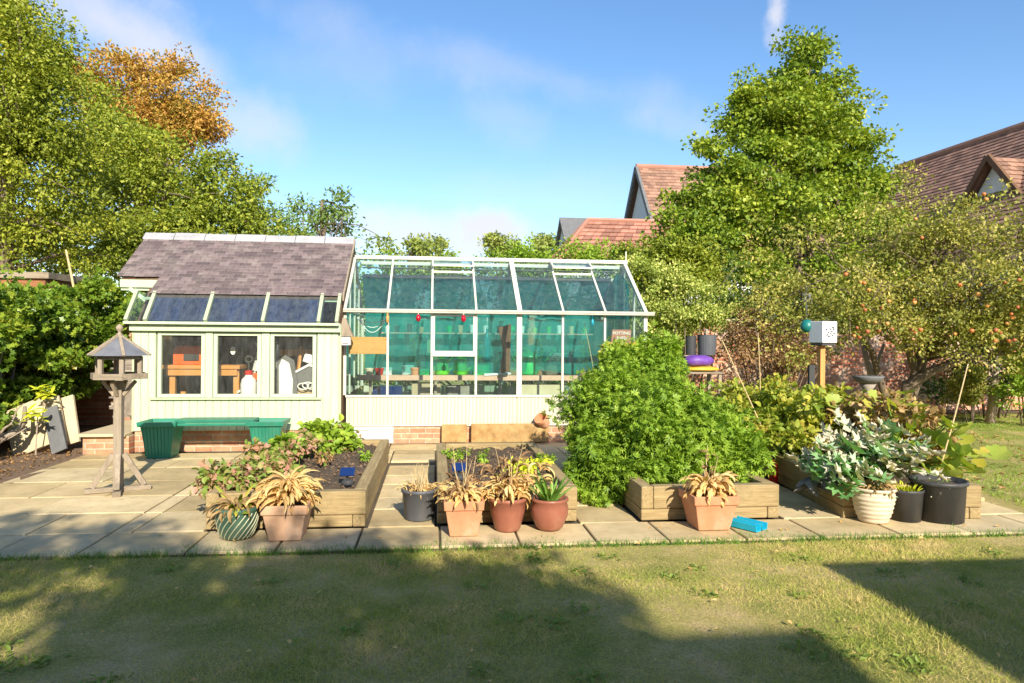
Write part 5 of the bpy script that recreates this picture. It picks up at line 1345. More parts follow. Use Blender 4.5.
# hipped wing
A = P(588, 221, 27); ext = P(660, 221, 27)
z1 = A.z; z0 = z1-1.9; hy = 1.9
h2 = thing('house', 'low house with red hipped tile roof beyond the hedge', 'house', (A.x+3, A.y, 0))
x0, x1 = A.x, A.x+5.5; xl = x0-1.6
m = MB()
def tri_tiles(P0, P1, top0, top1, n, mat, parent):
    mm = MB()
    for j in range(n):
        a0 = Vector(P0).lerp(Vector(top0), j/n); a1 = Vector(P1).lerp(Vector(top1), j/n); b0 = Vector(P0).lerp(Vector(top0), (j+1)/n); b1 = Vector(P1).lerp(Vector(top1), (j+1)/n)
        nn = (a1-a0).cross(b0-a0).normalized()*.05; k = max(1, int((a1-a0).length/.3))
        for i in range(k):
            l = a0.lerp(a1, (i+.02)/k); r = a0.lerp(a1, (i+.98)/k); tl = b0.lerp(b1, (i+.02)/k); tr_ = b0.lerp(b1, (i+.98)/k)
            mm.add([l+nn, r+nn, tr_, tl, l, r], [(0, 1, 2, 3), (4, 5, 1, 0)])
    return mm.build('roof', mat, parent)
tri_tiles((xl, A.y-hy, z0), (x1, A.y-hy, z0), (x0, A.y, z1), (x1, A.y, z1), 11, M['tile_red'], h2)
tri_tiles((xl, A.y+hy, z0), (xl, A.y-hy, z0), (x0, A.y, z1), (x0, A.y, z1), 11, M['tile_red'], h2)
tri_tiles((x1, A.y+hy, z0), (xl, A.y+hy, z0), (x1, A.y, z1), (x0, A.y, z1), 11, M['tile_red'], h2)
m = MB(); m.box(xl+.3, x1-.02, A.y-hy+.3, A.y+hy-.3, 0, z0-.02); m.build('wall', M['render_wall'], h2)
m = MB(); m.tube([(xl, A.y-hy, z0+.05), (x0, A.y, z1+.05)], .09, 6); m.tube([(x0, A.y, z1+.05), (x1, A.y, z1+.05)], .09, 6); m.tube([(xl, A.y+hy, z0+.05), (x0, A.y, z1+.05)], .09, 6); m.build('ridge', M['tile_red'], h2)
A = P(563, 221, 30); Bq = P(588, 221, 30)
h3 = thing('house', 'grey gabled outbuilding behind the low red hipped roof', 'outbuilding', (A.x, A.y, 0))
m = MB(); m.prism([(A.x, A.y-3.2, 0), (A.x, A.y+3.2, 0), (A.x, A.y+3.2, A.z-3), (A.x, A.y, A.z-.05), (A.x, A.y-3.2, A.z-3)], (3, 0, 0)); m.build('wall', M['render_wall'], h3)
m = MB()
for sg_ in (-1, 1): m.prism([(A.x-.15, A.y, A.z), (A.x-.15, A.y+sg_*3.4, A.z-3.2), (A.x-.15, A.y+sg_*3.4, A.z-3.05), (A.x-.15, A.y, A.z+.15)], (3.3, 0, 0))
m.build('roof', M['slab_dark'], h3)
# right house, brown roof running towards the camera side
R1 = P(1024, 128, 23.0); R0 = P(915, 161, 27.8)
dr = (R1-R0); dr.z = 0; dr.normalize()
zr = (R1.z+R0.z)/2
h4 = thing('house', 'large brown tiled house at the right behind the apple tree', 'house', (R1.x, R1.y, 0))
far = Vector((R0.x, R0.y, zr))-dr*1.0; near = Vector((R1.x, R1.y, zr))+dr*9
side = Vector((dr.y, -dr.x, 0)); 
if side.x > 0: side = -side
W_, dz_ = 4.6, 4.7
e0, e1 = far+side*W_-Vector((0, 0, dz_)), near+side*W_-Vector((0, 0, dz_))
f0, f1 = far-side*W_-Vector((0, 0, dz_)), near-side*W_-Vector((0, 0, dz_))
tiles('roof', e0, e1-e0, far-e0, M['tile_br'], h4, .26, .2)
tiles('roof', f1, f0-f1, near-f1, M['tile_br'], h4, .26, .2)
m = MB(); k0, k1 = far+side*(W_-.5), near+side*(W_-.5); l0, l1 = far-side*(W_-.5), near-side*(W_-.5)
zz = zr-dz_+.35
m.prism([Vector((k0.x, k0.y, 0)), Vector((l0.x, l0.y, 0)), Vector((l0.x, l0.y, zz)), Vector((far.x, far.y, zr-.3)), Vector((k0.x, k0.y, zz))], (near-far)); m.build('wall', M['render_white'], h4)
m = MB(); m.tube([far+Vector((0, 0, .03)), near+Vector((0, 0, .03))], .13, 8); m.build('ridge', M['tile_br'], h4)
# dormer
D = P(988, 157, 21.0); 
de = -side; 
m = MB(); hw, hh = 1.5, 1.9
al = dr
p0 = D
for nm_, sg_ in (('dormer_roof', 1), ('dormer_roof', -1)):
    q0 = p0+al*sg_*hw-Vector((0, 0, hh)); 
    if sg_ > 0: tiles(nm_, q0, de*4.5, p0-q0, M['tile'], h4, .26, .2)
    else: tiles(nm_, q0+de*4.5, -de*4.5, (p0+de*4.5)-(q0+de*4.5), M['tile'], h4, .26, .2)
wl_ = MB(); b_ = p0+de*.25-Vector((0, 0, .15))
wl_.prism([b_, b_+al*(hw-.2)-Vector((0, 0, hh-.2)), b_+al*(hw-.2)-Vector((0, 0, hh+2)), b_-al*(hw-.2)-Vector((0, 0, hh+2)), b_-al*(hw-.2)-Vector((0, 0, hh-.2))], de*3)
wl_.build('dormer_wall', M['render_white'], h4)
m = MB()
for sg_ in (1, -1): m.beam(p0+Vector((0, 0, .02)), p0+al*sg_*hw-Vector((0, 0, hh-.02)), .12, .16)
m.beam(b_-de*.03-al*(hw-.3)-Vector((0, 0, hh)), b_-de*.03-al*(hw-.3)-Vector((0, 0, hh+2)), .14, .12); m.beam(b_-de*.03+al*(hw-.3)-Vector((0, 0, hh)), b_-de*.03+al*(hw-.3)-Vector((0, 0, hh+2)), .14, .12)
m.build('dormer_timber', M['darkwood'], h4)
# ================================================================== TREES AND SHRUBS
K = T_kite(.6, .12); O_ = T_oval(.6, .1, .15)
JIT[0] = .22
make_tree('broadleaf_tree', 'tall bright green broadleaf tree rising highest in the garden behind the wall', 'tree', (P(792, 400, 17.5).x, P(792, 400, 17.5).y, 0),
    [pe(795, 58, 17.5, 22, 16, .6), pe(793, 84, 17.5, 46, 26, 1), pe(760, 88, 17.4, 22, 18, .6), pe(833, 88, 17.5, 22, 18, .6), pe(790, 115, 17.5, 62, 26, 1.4), pe(765, 108, 17.5, 30, 22, .8), pe(821, 108, 17.6, 34, 24, .8), pe(787, 135, 17.5, 76, 28, 1.7), pe(740, 160, 17.3, 34, 28, 1), pe(835, 155, 17.6, 44, 28, 1), pe(790, 185, 17.4, 92, 34, 2.1), pe(730, 215, 17, 50, 34, 1.3), pe(857, 205, 17.5, 44, 34, 1.2), pe(785, 240, 17, 105, 42, 2.3), pe(705, 250, 16.8, 38, 30, 1), pe(693, 205, 17, 22, 20, .8), pe(685, 228, 16.9, 24, 22, .9), pe(711, 150, 17.2, 16, 14, .6), pe(740, 285, 16.7, 60, 36, 1.4), pe(825, 285, 17, 80, 36, 1.6)],
    1250, 78, .40, .098, T_kite(.8, .1), LF['maple'], M['bark'], .22, top=P(800, 90, 17.5), k=70, shell=.45, flat=.5)
JIT[0] = .3
make_tree('garden_tree', 'large loose leaved yellow green tree filling the left edge', 'tree', (P(5, 400, 12.5).x, P(5, 400, 12.5).y, 0),
    [pe(10, 40, 12.5, 45, 45), pe(-30, 100, 12.5, 90, 80), pe(40, 130, 12.5, 55, 65), pe(10, 200, 12.5, 75, 60), pe(60, 200, 12.8, 45, 50), pe(-40, 10, 12.5, 60, 50), pe(85, 235, 13.2, 40, 38), pe(30, 258, 12.9, 60, 25), pe(65, 150, 12.9, 30, 35), pe(15, 90, 12.4, 50, 45), pe(30, 30, 12.6, 30, 26), pe(0, 150, 12.2, 50, 50), pe(-10, 60, 12.2, 50, 60)],
    760, 90, .38, .072, K, LF['left'], M['bark'], .2, top=P(10, 30, 12.5), k=50, flat=.7)
make_tree('copper_tree', 'copper and orange autumn tree standing behind the green trees on the left', 'tree', (P(140, 330, 23).x, P(140, 330, 23).y, 0),
    [pe(110, 82, 23, 42, 26), pe(145, 100, 23, 50, 36), pe(180, 112, 23, 34, 38), pe(88, 70, 23, 24, 20), pe(150, 150, 23, 60, 40), pe(203, 130, 23, 16, 22), pe(160, 72, 23, 24, 12), pe(120, 52, 23, 16, 7)],
    520, 62, .45, .115, K, LF['copper'], M['bark'], .28, k=40, flat=.6)
make_tree('garden_tree', 'mid green rounded trees mass between the yellow tree and the shed roof', 'tree', (P(165, 400, 17.5).x, P(165, 400, 17.5).y, 0),
    [pe(115, 165, 17.5, 52, 45), pe(150, 200, 17.5, 60, 50), pe(205, 195, 17.8, 48, 36), pe(110, 245, 17, 70, 45), pe(190, 240, 17.3, 75, 45), pe(245, 235, 17.8, 32, 30), pe(90, 130, 17.8, 35, 45), pe(225, 170, 18, 18, 16)],
    640, 75, .45, .105, K, LF['mid'], M['bark'], .25, k=40)
bpy.data.objects['garden_tree.001']['label'] = 'mid green rounded tree between the yellow green tree and the shed roof'
make_tree('garden_tree', 'small grey green tree top just left of the thin open tree', 'tree', (P(252, 330, 24).x, P(252, 330, 24).y, 0),
    [pe(258, 190, 24, 16, 22), pe(268, 225, 24, 20, 25), pe(245, 215, 24, 15, 20)], 60, 55, .42, .14, K, LF['blue'], M['bark'], .15)
make_tree('thin_tree', 'thin open branched tree showing above the right end of the slate roof', 'tree', (P(325, 330, 21).x, P(325, 330, 21).y, 0),
    [pe(320, 205, 21, 30, 14), pe(345, 225, 21, 34, 14), pe(310, 228, 21, 28, 14), pe(370, 240, 21, 20, 8), pe(330, 243, 21, 50, 10)], 85, 24, .34, .13, K, LF['thin'], M['bark'], .11, top=P(322, 200, 21), k=60, shell=.3)
for i, (px_c, py_c, rx, ry_, lb) in enumerate(((408, 250, 28, 9, 'pale olive distant tree left of the gap above the greenhouse'), (440, 252, 18, 13, 'pale olive distant tree at the centre of the greenhouse skyline'), (500, 243, 12, 9, 'small pale distant tree just left of the hedge top'), (530, 246, 12, 10, 'small pale distant tree poking over the hedge'), (545, 241, 10, 6, 'distant green tree top beside the grey outbuilding'))):
    z_ = 30+i
    make_tree('distant_tree', lb, 'tree', (P(px_c, 330, z_).x, P(px_c, 330, z_).y, 0), [pe(px_c, py_c, z_, rx, ry_), pe(px_c+4, py_c+14, z_, rx*1.2, 14)], 60, 36, .4, .17, K, LF['olive'], M['bark'], .12, group='distant trees above the greenhouse')
def bushy(name, lb, cat, ells, n_cl, per, cs, ls, tpl, leaf, zmin=.1, shell=.5, flat=.7, stemn=10, jitter=.6, base=None, group=None):
    E_ = np.array(ells); bx = base or (E_[:, 0].mean(), E_[:, 1].mean(), 0)
    t = thing(name, lb, cat, bx, group)
    _, c = foliage(ells, n_cl, per, cs, ls, tpl, 'foliage', leaf, t, shell=shell, zmin=zmin, flat=flat, jitter=jitter)
    m = MB(); idx = RNG.choice(len(c), min(stemn, len(c)), replace=False)
    for j in idx:
        q = Vector(c[j]); p = Vector((bx[0]+(q.x-bx[0])*.35, bx[1]+(q.y-bx[1])*.35, 0 if len(bx) < 3 else bx[2]))
        md = p.lerp(q, .55)+Vector((random.uniform(-.05, .05), random.uniform(-.05, .05), .05))
        r_ = .008+.006*(q-p).length; m.tube([p, md, q], [r_, r_*.7, r_*.3], 6)
    m.build('stem', M['bark'], t, smooth=True); return t
def belt(pts, r, dz=None):
    """ellipsoids along a row of (px,py_top,z), stacked up to py_top"""
    out = []; cs = [P(*p) for p in pts]
    for a, b in zip(cs, cs[1:]):
        n = max(1, int((b-a).length/.45))
        for k in range(n):
            c = a.lerp(b, k/n); top = c.z-.3
            for z in np.arange(.5, top+.01, .5): out.append((c.x, c.y, z+(top-.5)%.5, .35, .45, .38))
    return out
bushy('hedge', 'clipped bright green hedge behind the greenhouse', 'hedge', belt([(375, 262, 15), (410, 260, 15), (450, 259, 15), (490, 252, 15), (525, 248, 15), (560, 247, 15), (595, 248, 15), (630, 250, 15), (665, 252, 14.6), (690, 262, 14.2)], .8), 1300, 48, .24, .075, K, LF['hedge'], shell=.3, flat=.8, stemn=30)
bushy('shrub', 'cream and green variegated shrub at the right end of the greenhouse', 'shrub', [pe(668, 300, 12.6, 28, 28), pe(690, 308, 12.6, 36, 26), pe(718, 310, 12.8, 24, 20), pe(655, 325, 12.4, 22, 30), pe(640, 270, 12.9, 18, 18)], 200, 80, .2, .055, K, LF['varieg'], stemn=16, base=(P(675, 400, 12.5).x, P(675, 400, 12.5).y, 0))
bushy('shrub', 'glossy green shrub above the variegated one beside the hedge', 'shrub', [pe(660, 262, 13.6, 36, 22), pe(690, 272, 13.4, 30, 24), pe(640, 256, 13.8, 16, 14), pe(645, 285, 13.2, 18, 22)], 190, 75, .24, .08, K, LF['mid'], stemn=10)
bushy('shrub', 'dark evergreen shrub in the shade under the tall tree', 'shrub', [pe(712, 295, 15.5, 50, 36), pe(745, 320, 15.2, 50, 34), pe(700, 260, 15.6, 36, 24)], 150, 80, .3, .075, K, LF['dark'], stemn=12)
bushy('shrub', 'brown half dead shrub against the wall below the tall tree', 'shrub', [pe(770, 350, 11.6, 40, 36), pe(745, 345, 11.9, 22, 28), pe(800, 365, 11.4, 22, 28)], 150, 60, .2, .045, K, LF['brown'], shell=.25, stemn=50)
bushy('shrub', 'pale green shrub at the end of the right lawn', 'shrub', [pe(968, 385, 12.8, 16, 18), pe(975, 398, 12.8, 20, 12)], 50, 70, .16, .06, K, LF['apple'], stemn=8)
bushy('shrub', 'narrow leaved shrub at the far right edge of the lawn', 'shrub', [pe(1015, 385, 12.6, 18, 24), pe(1035, 370, 12.6, 24, 34)], 70, 70, .16, .06, K, LF['hedge'], stemn=8)
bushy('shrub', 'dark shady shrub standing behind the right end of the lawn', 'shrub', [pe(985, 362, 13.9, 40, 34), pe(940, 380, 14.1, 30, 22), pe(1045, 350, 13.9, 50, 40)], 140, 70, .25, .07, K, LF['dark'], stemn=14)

# apple tree: low wide crown, leaning trunks, fruit
tb = G(903, 408); tb = P(903, 406, 12.3); tb.z = 0
ells = [pe(815, 262, 11.6, 62, 40), pe(880, 240, 12, 62, 44), pe(940, 240, 12, 66, 44), pe(1000, 265, 11.5, 70, 50), pe(860, 300, 11.6, 80, 30), pe(950, 300, 11.6, 86, 36), pe(1030, 305, 11.2, 60, 50), pe(785, 300, 11.4, 34, 28), pe(900, 190, 12, 18, 26), pe(790, 325, 11.2, 26, 20), pe(1060, 240, 11.5, 60, 50), pe(990, 345, 11.4, 50, 22), pe(905, 332, 11.2, 50, 18), pe(840, 335, 11.2, 30, 22), pe(1030, 350, 11.2, 30, 26), pe(955, 335, 11.0, 40, 22), pe(785, 345, 11.0, 22, 22)]
at = thing('apple_tree', 'wide old apple tree with orange red fruit spreading over the right lawn', 'tree', tb)
_, cc = foliage(ells, 700, 66, .30, .062, K, 'crown', LF['apple'], at, shell=.35, flat=.7, zmin=1.0, jitter=.8)
m = MB()
limbs(m, tb, P(925, 250, 12), cc, .13, 50, rt=.05, bend=.5)
m.tube([tb, P(908, 385, 12.2), P(930, 372, 12), P(965, 358, 11.8), P(1010, 352, 11.6)], [.12, .10, .08, .06, .03], 8)
m.tube([tb+Vector((-.15, 0, 0)), P(880, 380, 12.2), P(872, 352, 12.1), P(850, 320, 12)], [.08, .06, .05, .03], 8)
m.tube([tb+Vector((.1, 0, 0)), P(915, 370, 12.2), P(905, 340, 12.1), P(900, 300, 12)], [.08, .07, .06, .04], 8)
for j in RNG.choice(len(cc), 130, replace=False):     # twigs
    q = Vector(cc[j]); m.tube([q-Vector((random.uniform(-.5, .5), random.uniform(-.2, .2), random.uniform(.0, .35))), q+Vector((random.uniform(-.2, .2), -.1, .1))], [.012, .004], 5)
m.build('trunk', M['bark'], at, smooth=True)
low = np.where(cc[:, 1] < np.percentile(cc[:, 1], 38))[0]; fr = np.repeat(RNG.choice(low, 50, replace=False), 2)
AP = [m_plain('apple_skin', c_, .4, .35) for c_ in ((.55, .17, .05), (.58, .28, .07), (.42, .12, .05))]
for k, j in enumerate(fr[:100]):
    q = cc[j]+RNG.normal(size=3)*.11+np.array((0, -.3, -.05)); s = random.uniform(.026, .04)
    if q[2] < .8: q[2] = .9
    m = MB(); m.lathe([(0, -s*.8), (s*.6, -s*.7), (s, 0), (s*.9, s*.5), (s*.5, s*.85), (0, s*.7)], q, 8)
    m.build('apple', AP[k % 3], at, smooth=True)

# bare dark little trunk and old grey trunk on the right
for (a_, b_, c_, lb) in (((868, 412), (872, 380), (862, 340), 'slender forked bare stem in front of the pale wall patches'), ((990, 412), (994, 385), (1000, 350), 'pale grey old trunk at the back right of the lawn')):
    t = thing('tree_trunk', lb, 'trunk', (P(*a_, 13).x, P(*a_, 13).y, 0)); p0 = P(*a_, 13); p0.z = 0
    m = MB(); m.tube([p0, P(*b_, 13), P(*c_, 13)], [.08, .06, .04], 8); m.tube([P(*b_, 13), P(c_[0]+22, c_[1]+4, 13)], [.05, .025], 7); m.build('stem', M['bark_pale'], t, smooth=True)

# creeper over the left wall
def creeper():
    ells = []
    for y_ in np.arange(7.0, 15.6, .42):
        ells.append((-5.65+random.uniform(-.1, .15), y_, 1.25+random.uniform(-.1, .1), .42, .5, .85))
        if y_ > 9: ells.append((-5.5+random.uniform(-.1, .2), y_, (1.9 if y_ > 11.4 else 1.66)+random.uniform(-.05, .15), .35, .5, .35))
    for x_ in np.arange(-5.6, -4.3, .35): ells.append((x_, 12.1, 1.65, .4, .35, .62))
    ells += [(-5.45, 9.2, .9, .3, .4, .6), (-5.4, 8.5, .8, .3, .5, .6), (-5.35, 10.2, 1.2, .35, .4, .6)]
    t = thing('creeper', 'dense glossy green creeper covering the garden wall at the left', 'creeper', (-5.7, 11, 0))
    foliage(ells, 900, 70, .17, .078, T_lobed(5, .6, .12, 3), 'leaves', LF['ivy'], t, shell=.55, flat=.9, zmin=.08)
    m = MB()
    for k in range(46):
        y_ = random.uniform(7, 14); p = Vector((-5.85, y_, .0)); pts = [p]
        for j in range(8): p = p+Vector((random.uniform(-.03, .09), random.uniform(-.22, .22), .22)); pts.append(p)
        m.tube(pts, [.022*(1-j/10) for j in range(9)], 5)
    m.build('stem', M['bark_pale'], t, smooth=True)
creeper()
for (px_c, py_c, z_, lb) in ((42, 393, 8.9, 'young yellow green seedling growing low in front of the creeper'), (36, 414, 8.6, 'smaller yellow green seedling beside the vine roots')):
    c = P(px_c, py_c, z_); t = thing('seedling', lb, 'plant', (c.x, c.y, .02))
    m = MB(); 
    for k in range(22): m.ribbon((c.x+random.uniform(-.08, .08), c.y+random.uniform(-.06, .06), c.z+random.uniform(-.1, .06)), random.uniform(0, 6.28), .16, random.uniform(.1, .9), random.uniform(.6, 1.4), .05)
    m.build('foliage', LF['lime'], t, smooth=True)
    m = MB(); m.tube([(c.x, c.y, .02), (c.x+.02, c.y, c.z)], [.01, .006], 6); m.build('stem', M['bark_pale'], t)
# dry litter at the foot of the creeper
n = 900
pos = np.stack([RNG.uniform(-5.6, -4.4, n), RNG.uniform(6.2, 9.6, n), np.full(n, .015)], 1)
tag(link('fallen_leaves', leaves_mesh('fallen_leaves', T_oval(.6, .2), pos, RNG.normal(size=(n, 3))*(1, 1, .3), RNG.normal(size=(n, 3))*.4+(0, 0, 1), RNG.uniform(.02, .05, n)), LF['brown']), 'dry leaf litter on the soil border at the foot of the creeper', 'leaf litter', kind='stuff')

# bright leafy bush in the third bed
def star_bush():
    t = thing('leafy_bush', 'tall bright green feathery bush overflowing its raised bed', 'bush', (2.3, 6.9, .25))
    ells = [pe(640, 385, 7.5, 36, 30, .35), pe(622, 410, 7.2, 46, 36, .5), pe(612, 440, 6.9, 36, 40, .4), pe(655, 425, 6.8, 50, 40, .5), pe(695, 432, 7.0, 38, 30, .5), pe(730, 453, 6.8, 26, 20, .4), pe(612, 466, 6.6, 34, 24, .35), pe(675, 463, 6.5, 54, 20, .4), pe(732, 470, 6.5, 22, 12, .3), pe(586, 474, 6.6, 14, 16, .25), pe(606, 388, 7.5, 18, 22, .3), pe(655, 358, 7.6, 14, 16, .2), pe(625, 365, 7.5, 14, 16, .2)]
    foliage(ells, 640, 62, .12, .062, T_star(5, .22, 2.3), 'foliage', LF['mound'], t, shell=.5, flat=1.3, zmin=.05, jitter=.6, up=.7, bough=3)
    foliage([pe(578, 492, 6.5, 10, 6, .2), pe(594, 494, 6.4, 14, 6, .2)], 30, 30, .06, .05, T_star(5, .22, 2.3), 'trailing_foliage', LF['mound'], t, zmin=.04, bough=0)
    E_ = np.array(ells); m = MB()
    for k in range(46):
        e_ = E_[random.randrange(len(E_))]; q = Vector((e_[0]+random.uniform(-.2, .2), e_[1]+random.uniform(-.2, .2), e_[2])); p = Vector((2.2+(q.x-2.2)*.5, max(5.8, 6.7+(q.y-6.7)*.5), .24)); m.tube([p, p.lerp(q, .5), q], [.01, .008, .004], 5)
    m.build('stem', LF['lily'], t, smooth=True)
star_bush()
# yellowing plants in the back of bed 4
bushy('yellowing_plant', 'yellowing tangled tomato like plants behind the courgette bed', 'plant', [pe(765, 425, 7.9, 34, 34, .35), pe(800, 420, 7.9, 38, 30, .35), pe(825, 435, 7.6, 24, 26, .3), pe(775, 450, 7.4, 28, 20, .3), pe(745, 410, 8.2, 20, 20, .3)], 170, 34, .12, .085, O_, LF['yg'], shell=.2, stemn=40, zmin=.25, base=(3.75, 7.5, .25))
bushy('yellowing_plant', 'brown and yellow spent stems rising behind the silver leaves', 'plant', [pe(880, 432, 7.3, 44, 24, .35), pe(915, 440, 7.0, 34, 26, .35), pe(850, 425, 7.5, 24, 20, .3)], 110, 30, .12, .075, O_, LF['rust'], shell=.2, stemn=34, zmin=.25, base=(4.6, 7.0, .05))
bushy('yellowing_plant', 'low mixed green and yellow growth between the apple tree and the beds', 'plant', [pe(760, 395, 9.8, 40, 16, .5), pe(820, 405, 9.6, 40, 14, .5), pe(870, 402, 9.8, 36, 12, .5), pe(720, 405, 9.6, 24, 16, .4)], 120, 40, .16, .08, O_, LF['yg'], shell=.2, stemn=20, zmin=.05)
# large leaves on stalks
def big_leaves(t, spots, size, tpl, mat, name, zbase, base, tilt=.5):
    pos, dr_, up_, sc = [], [], [], []
    m = MB()
    for q in spots:
        q = Vector(q); d = Vector((q.x-base[0], q.y-base[1], 0)); 
        d = (d.normalized() if d.length > .01 else Vector((0, -1, 0)))+Vector((random.uniform(-.5, .5), random.uniform(-.5, .3), random.uniform(-.5, .6)))
        u_ = Vector((random.uniform(-.6, .6), random.uniform(-1.6, -.3), 1.0*tilt+.3))
        pos.append(q); dr_.append(d); up_.append(u_); sc.append(size*random.uniform(.7, 1.25))
        p = Vector((base[0]+random.uniform(-.12, .12), base[1]+random.uniform(-.12, .12), zbase)); m.tube([p, p.lerp(q, .5)+Vector((0, 0, .08)), q+d.normalized()*size*.25], [.009, .007, .004], 6)
    pos = np.array(pos)-np.array(ORG[t.name]); dr_, up_, sc = np.array(dr_), np.array(up_), np.array(sc)
    if len(pos) < 30:
        for k in range(len(pos)): link(name, leaves_mesh(name, tpl, pos[k:k+1], dr_[k:k+1], up_[k:k+1], sc[k:k+1]), mat, t)
    else: link(name, leaves_mesh(name, tpl, pos, dr_, up_, sc), mat, t)
    m.build('stalk', LF['lily'], t, smooth=True)
def spots_in(ells, n, sh=.2): return clumps_in(ells, n, sh, .1, 0)[0]
t = thing('squash_plant', 'squash plant with large yellow green leaves beside the leaning cane', 'plant', (4.9, 6.9, .03))
big_leaves(t, [P(*p) for p in ((915, 408, 7.0), (942, 425, 6.8), (935, 445, 6.6), (962, 436, 6.7), (950, 460, 6.5), (972, 474, 6.3), (905, 425, 7.0), (880, 400, 7.3), (860, 410, 7.4), (895, 440, 6.9), (945, 480, 6.3), (925, 470, 6.4), (870, 425, 7.2), (985, 455, 6.6), (890, 415, 7.1), (840, 405, 7.6), (850, 422, 7.4), (903, 395, 7.2), (925, 440, 6.7), (960, 452, 6.5), (912, 452, 6.7), (898, 402, 7.2))], .20, T_lobed(9, .86, .45, 5, .05), LF['squash'], 'leaf', .05, (4.85, 6.8))
ells = [pe(935, 450, 6.6, 40, 36, .3), pe(890, 425, 7.0, 40, 24, .3), pe(955, 470, 6.4, 26, 20, .2)]
big_leaves(t, spots_in(ells, 60), .12, T_lobed(5, .8, .15, 6), LF['yg'], 'undergrowth', .05, (4.8, 6.7))
t = thing('courgette_plant', 'courgette plant with deeply cut silver and green leaves over the right bed', 'plant', (4.1, 6.1, .25))
ells = [pe(855, 470, 5.9, 46, 24, .3), pe(880, 466, 5.95, 34, 14, .2), pe(835, 460, 6.1, 28, 18, .3), pe(870, 445, 6.3, 40, 20, .3), pe(842, 484, 5.8, 12, 14, .1)]
big_leaves(t, spots_in(ells, 62, .3), .175, T_lobed(7, .58, .25, 8, .10), LF['courg'], 'leaf', .25, (4.1, 6.2))
ells = [pe(870, 440, 6.3, 36, 26, .3), pe(905, 462, 6.0, 28, 30, .3), pe(825, 458, 6.2, 30, 16, .3), pe(855, 430, 6.4, 30, 14, .3), pe(845, 465, 6, 50, 16, .3)]
big_leaves(t, spots_in(ells, 110, .3), .16, T_lobed(7, .50, .35, 9, .14), LF['silver'], 'silver_leaf', .25, (4.15, 6.2))
m = MB()
for k in range(26):
    c = P(random.uniform(800, 845), random.uniform(474, 486), 6.1); m.ribbon(c, random.uniform(0, 6.28), .2, .1, 1.2, .09)
m.build('grey_dead_leaf', m_leaf('grey_dead', [(0, (.10, .095, .09)), (1, (.24, .22, .19))], .1), t)
# reddening foliage of the left bed
t = thing('strawberry_patch', 'reddening low leafy plants along the left half of the left raised bed', 'plant', (-1.4, 7, .24))
ells = [(-1.55, 5.85, .33, .16, .2, .10), (-1.55, 6.4, .33, .18, .3, .10), (-1.5, 7.0, .33, .18, .3, .10), (-1.42, 7.5, .34, .2, .3, .11), (-1.15, 7.95, .38, .26, .25, .15), (-.95, 8.15, .36, .12, .14, .12), (-1.72, 6.0, .30, .12, .25, .12), (-1.3, 6.3, .30, .14, .25, .07), (-1.70, 6.9, .32, .14, .3, .11)]
foliage(ells, 190, 22, .08, .055, T_oval(.8, .15, .2), 'foliage', LF['strawb'], t, shell=.3, flat=.7, zmin=.24, up=.9)
foliage(ells[3:6], 50, 22, .09, .075, T_oval(.8, .15, .2), 'green_foliage', LF['hedge'], t, shell=.5, flat=.7, zmin=.26, up=.9)
m = MB()
for k in range(60):
    e_ = random.choice(ells); q = Vector((e_[0]+random.uniform(-.2, .2), e_[1]+random.uniform(-.2, .2), e_[2]+.05)); m.tube([(q.x*.9-.13, q.y+random.uniform(-.1, .1), .24), q], [.004, .002], 5)
m.build('stem', LF['strawb'], t)
# small plants in bed 2
def tuft(lb, c, r, h, leaf, n, ls, tpl=T_oval(.5, .1, .1)):
    t = thing('small_plant', lb, 'plant', (c[0], c[1], .24)); foliage([(c[0], c[1], .24+h*.55, r, r, h*.5)], n, 10, .04, ls, tpl, 'foliage', leaf, t, shell=.3, zmin=.25, up=.8)
    m = MB()
    for k in range(8): m.tube([(c[0]+random.uniform(-.3, .3)*r, c[1]+random.uniform(-.3, .3)*r, .24), (c[0]+random.uniform(-.8, .8)*r, c[1]+random.uniform(-.8, .8)*r, .24+h*.6)], [.004, .002], 5)
    m.build('stem', LF['lily'], t)
c = G(521, 475, .25); tuft('bushy yellow green plant on the soil of the middle raised bed', (c.x, c.y), .16, .20, LF['lime'], 50, .045)
c = G(507, 481, .25); tuft('small yellow green plant left of the bushy one in the middle bed', (c.x, c.y), .09, .09, LF['lime'], 16, .035)
c = G(455, 457, .25); tuft('row of small green seedlings at the back left of the middle bed', (c.x, c.y), .16, .08, LF['hedge'], 22, .035)
c = G(546, 466, .25); tuft('small green weed by the right side of the middle bed', (c.x, c.y), .08, .12, LF['hedge'], 14, .04)
c = G(483, 462, .25); tuft('single green sprout at the centre of the middle bed', (c.x, c.y), .05, .14, LF['hedge'], 9, .04)
c = G(366, 460, .25); tuft('green sprout at the right side of the left bed', (c.x, c.y), .05, .09, LF['hedge'], 8, .035)
c = P(325, 463, 6.8); tuft('dry brown stem standing in the soil of the left bed', (c.x, c.y), .05, .2, LF['brown'], 8, .045)
# autumn coloured climber near the right corner of the greenhouse
bushy('climber', 'orange tinted climber in front of the sign at the greenhouse corner', 'plant', [pe(618, 351, 9.2, 16, 4, .12), pe(638, 350, 9.2, 14, 6, .12)], 24, 16, .07, .06, O_, m_leaf('amber_leaf', [(0, (.30, .30, .04)), (1, (.62, .30, .03))]), stemn=8)

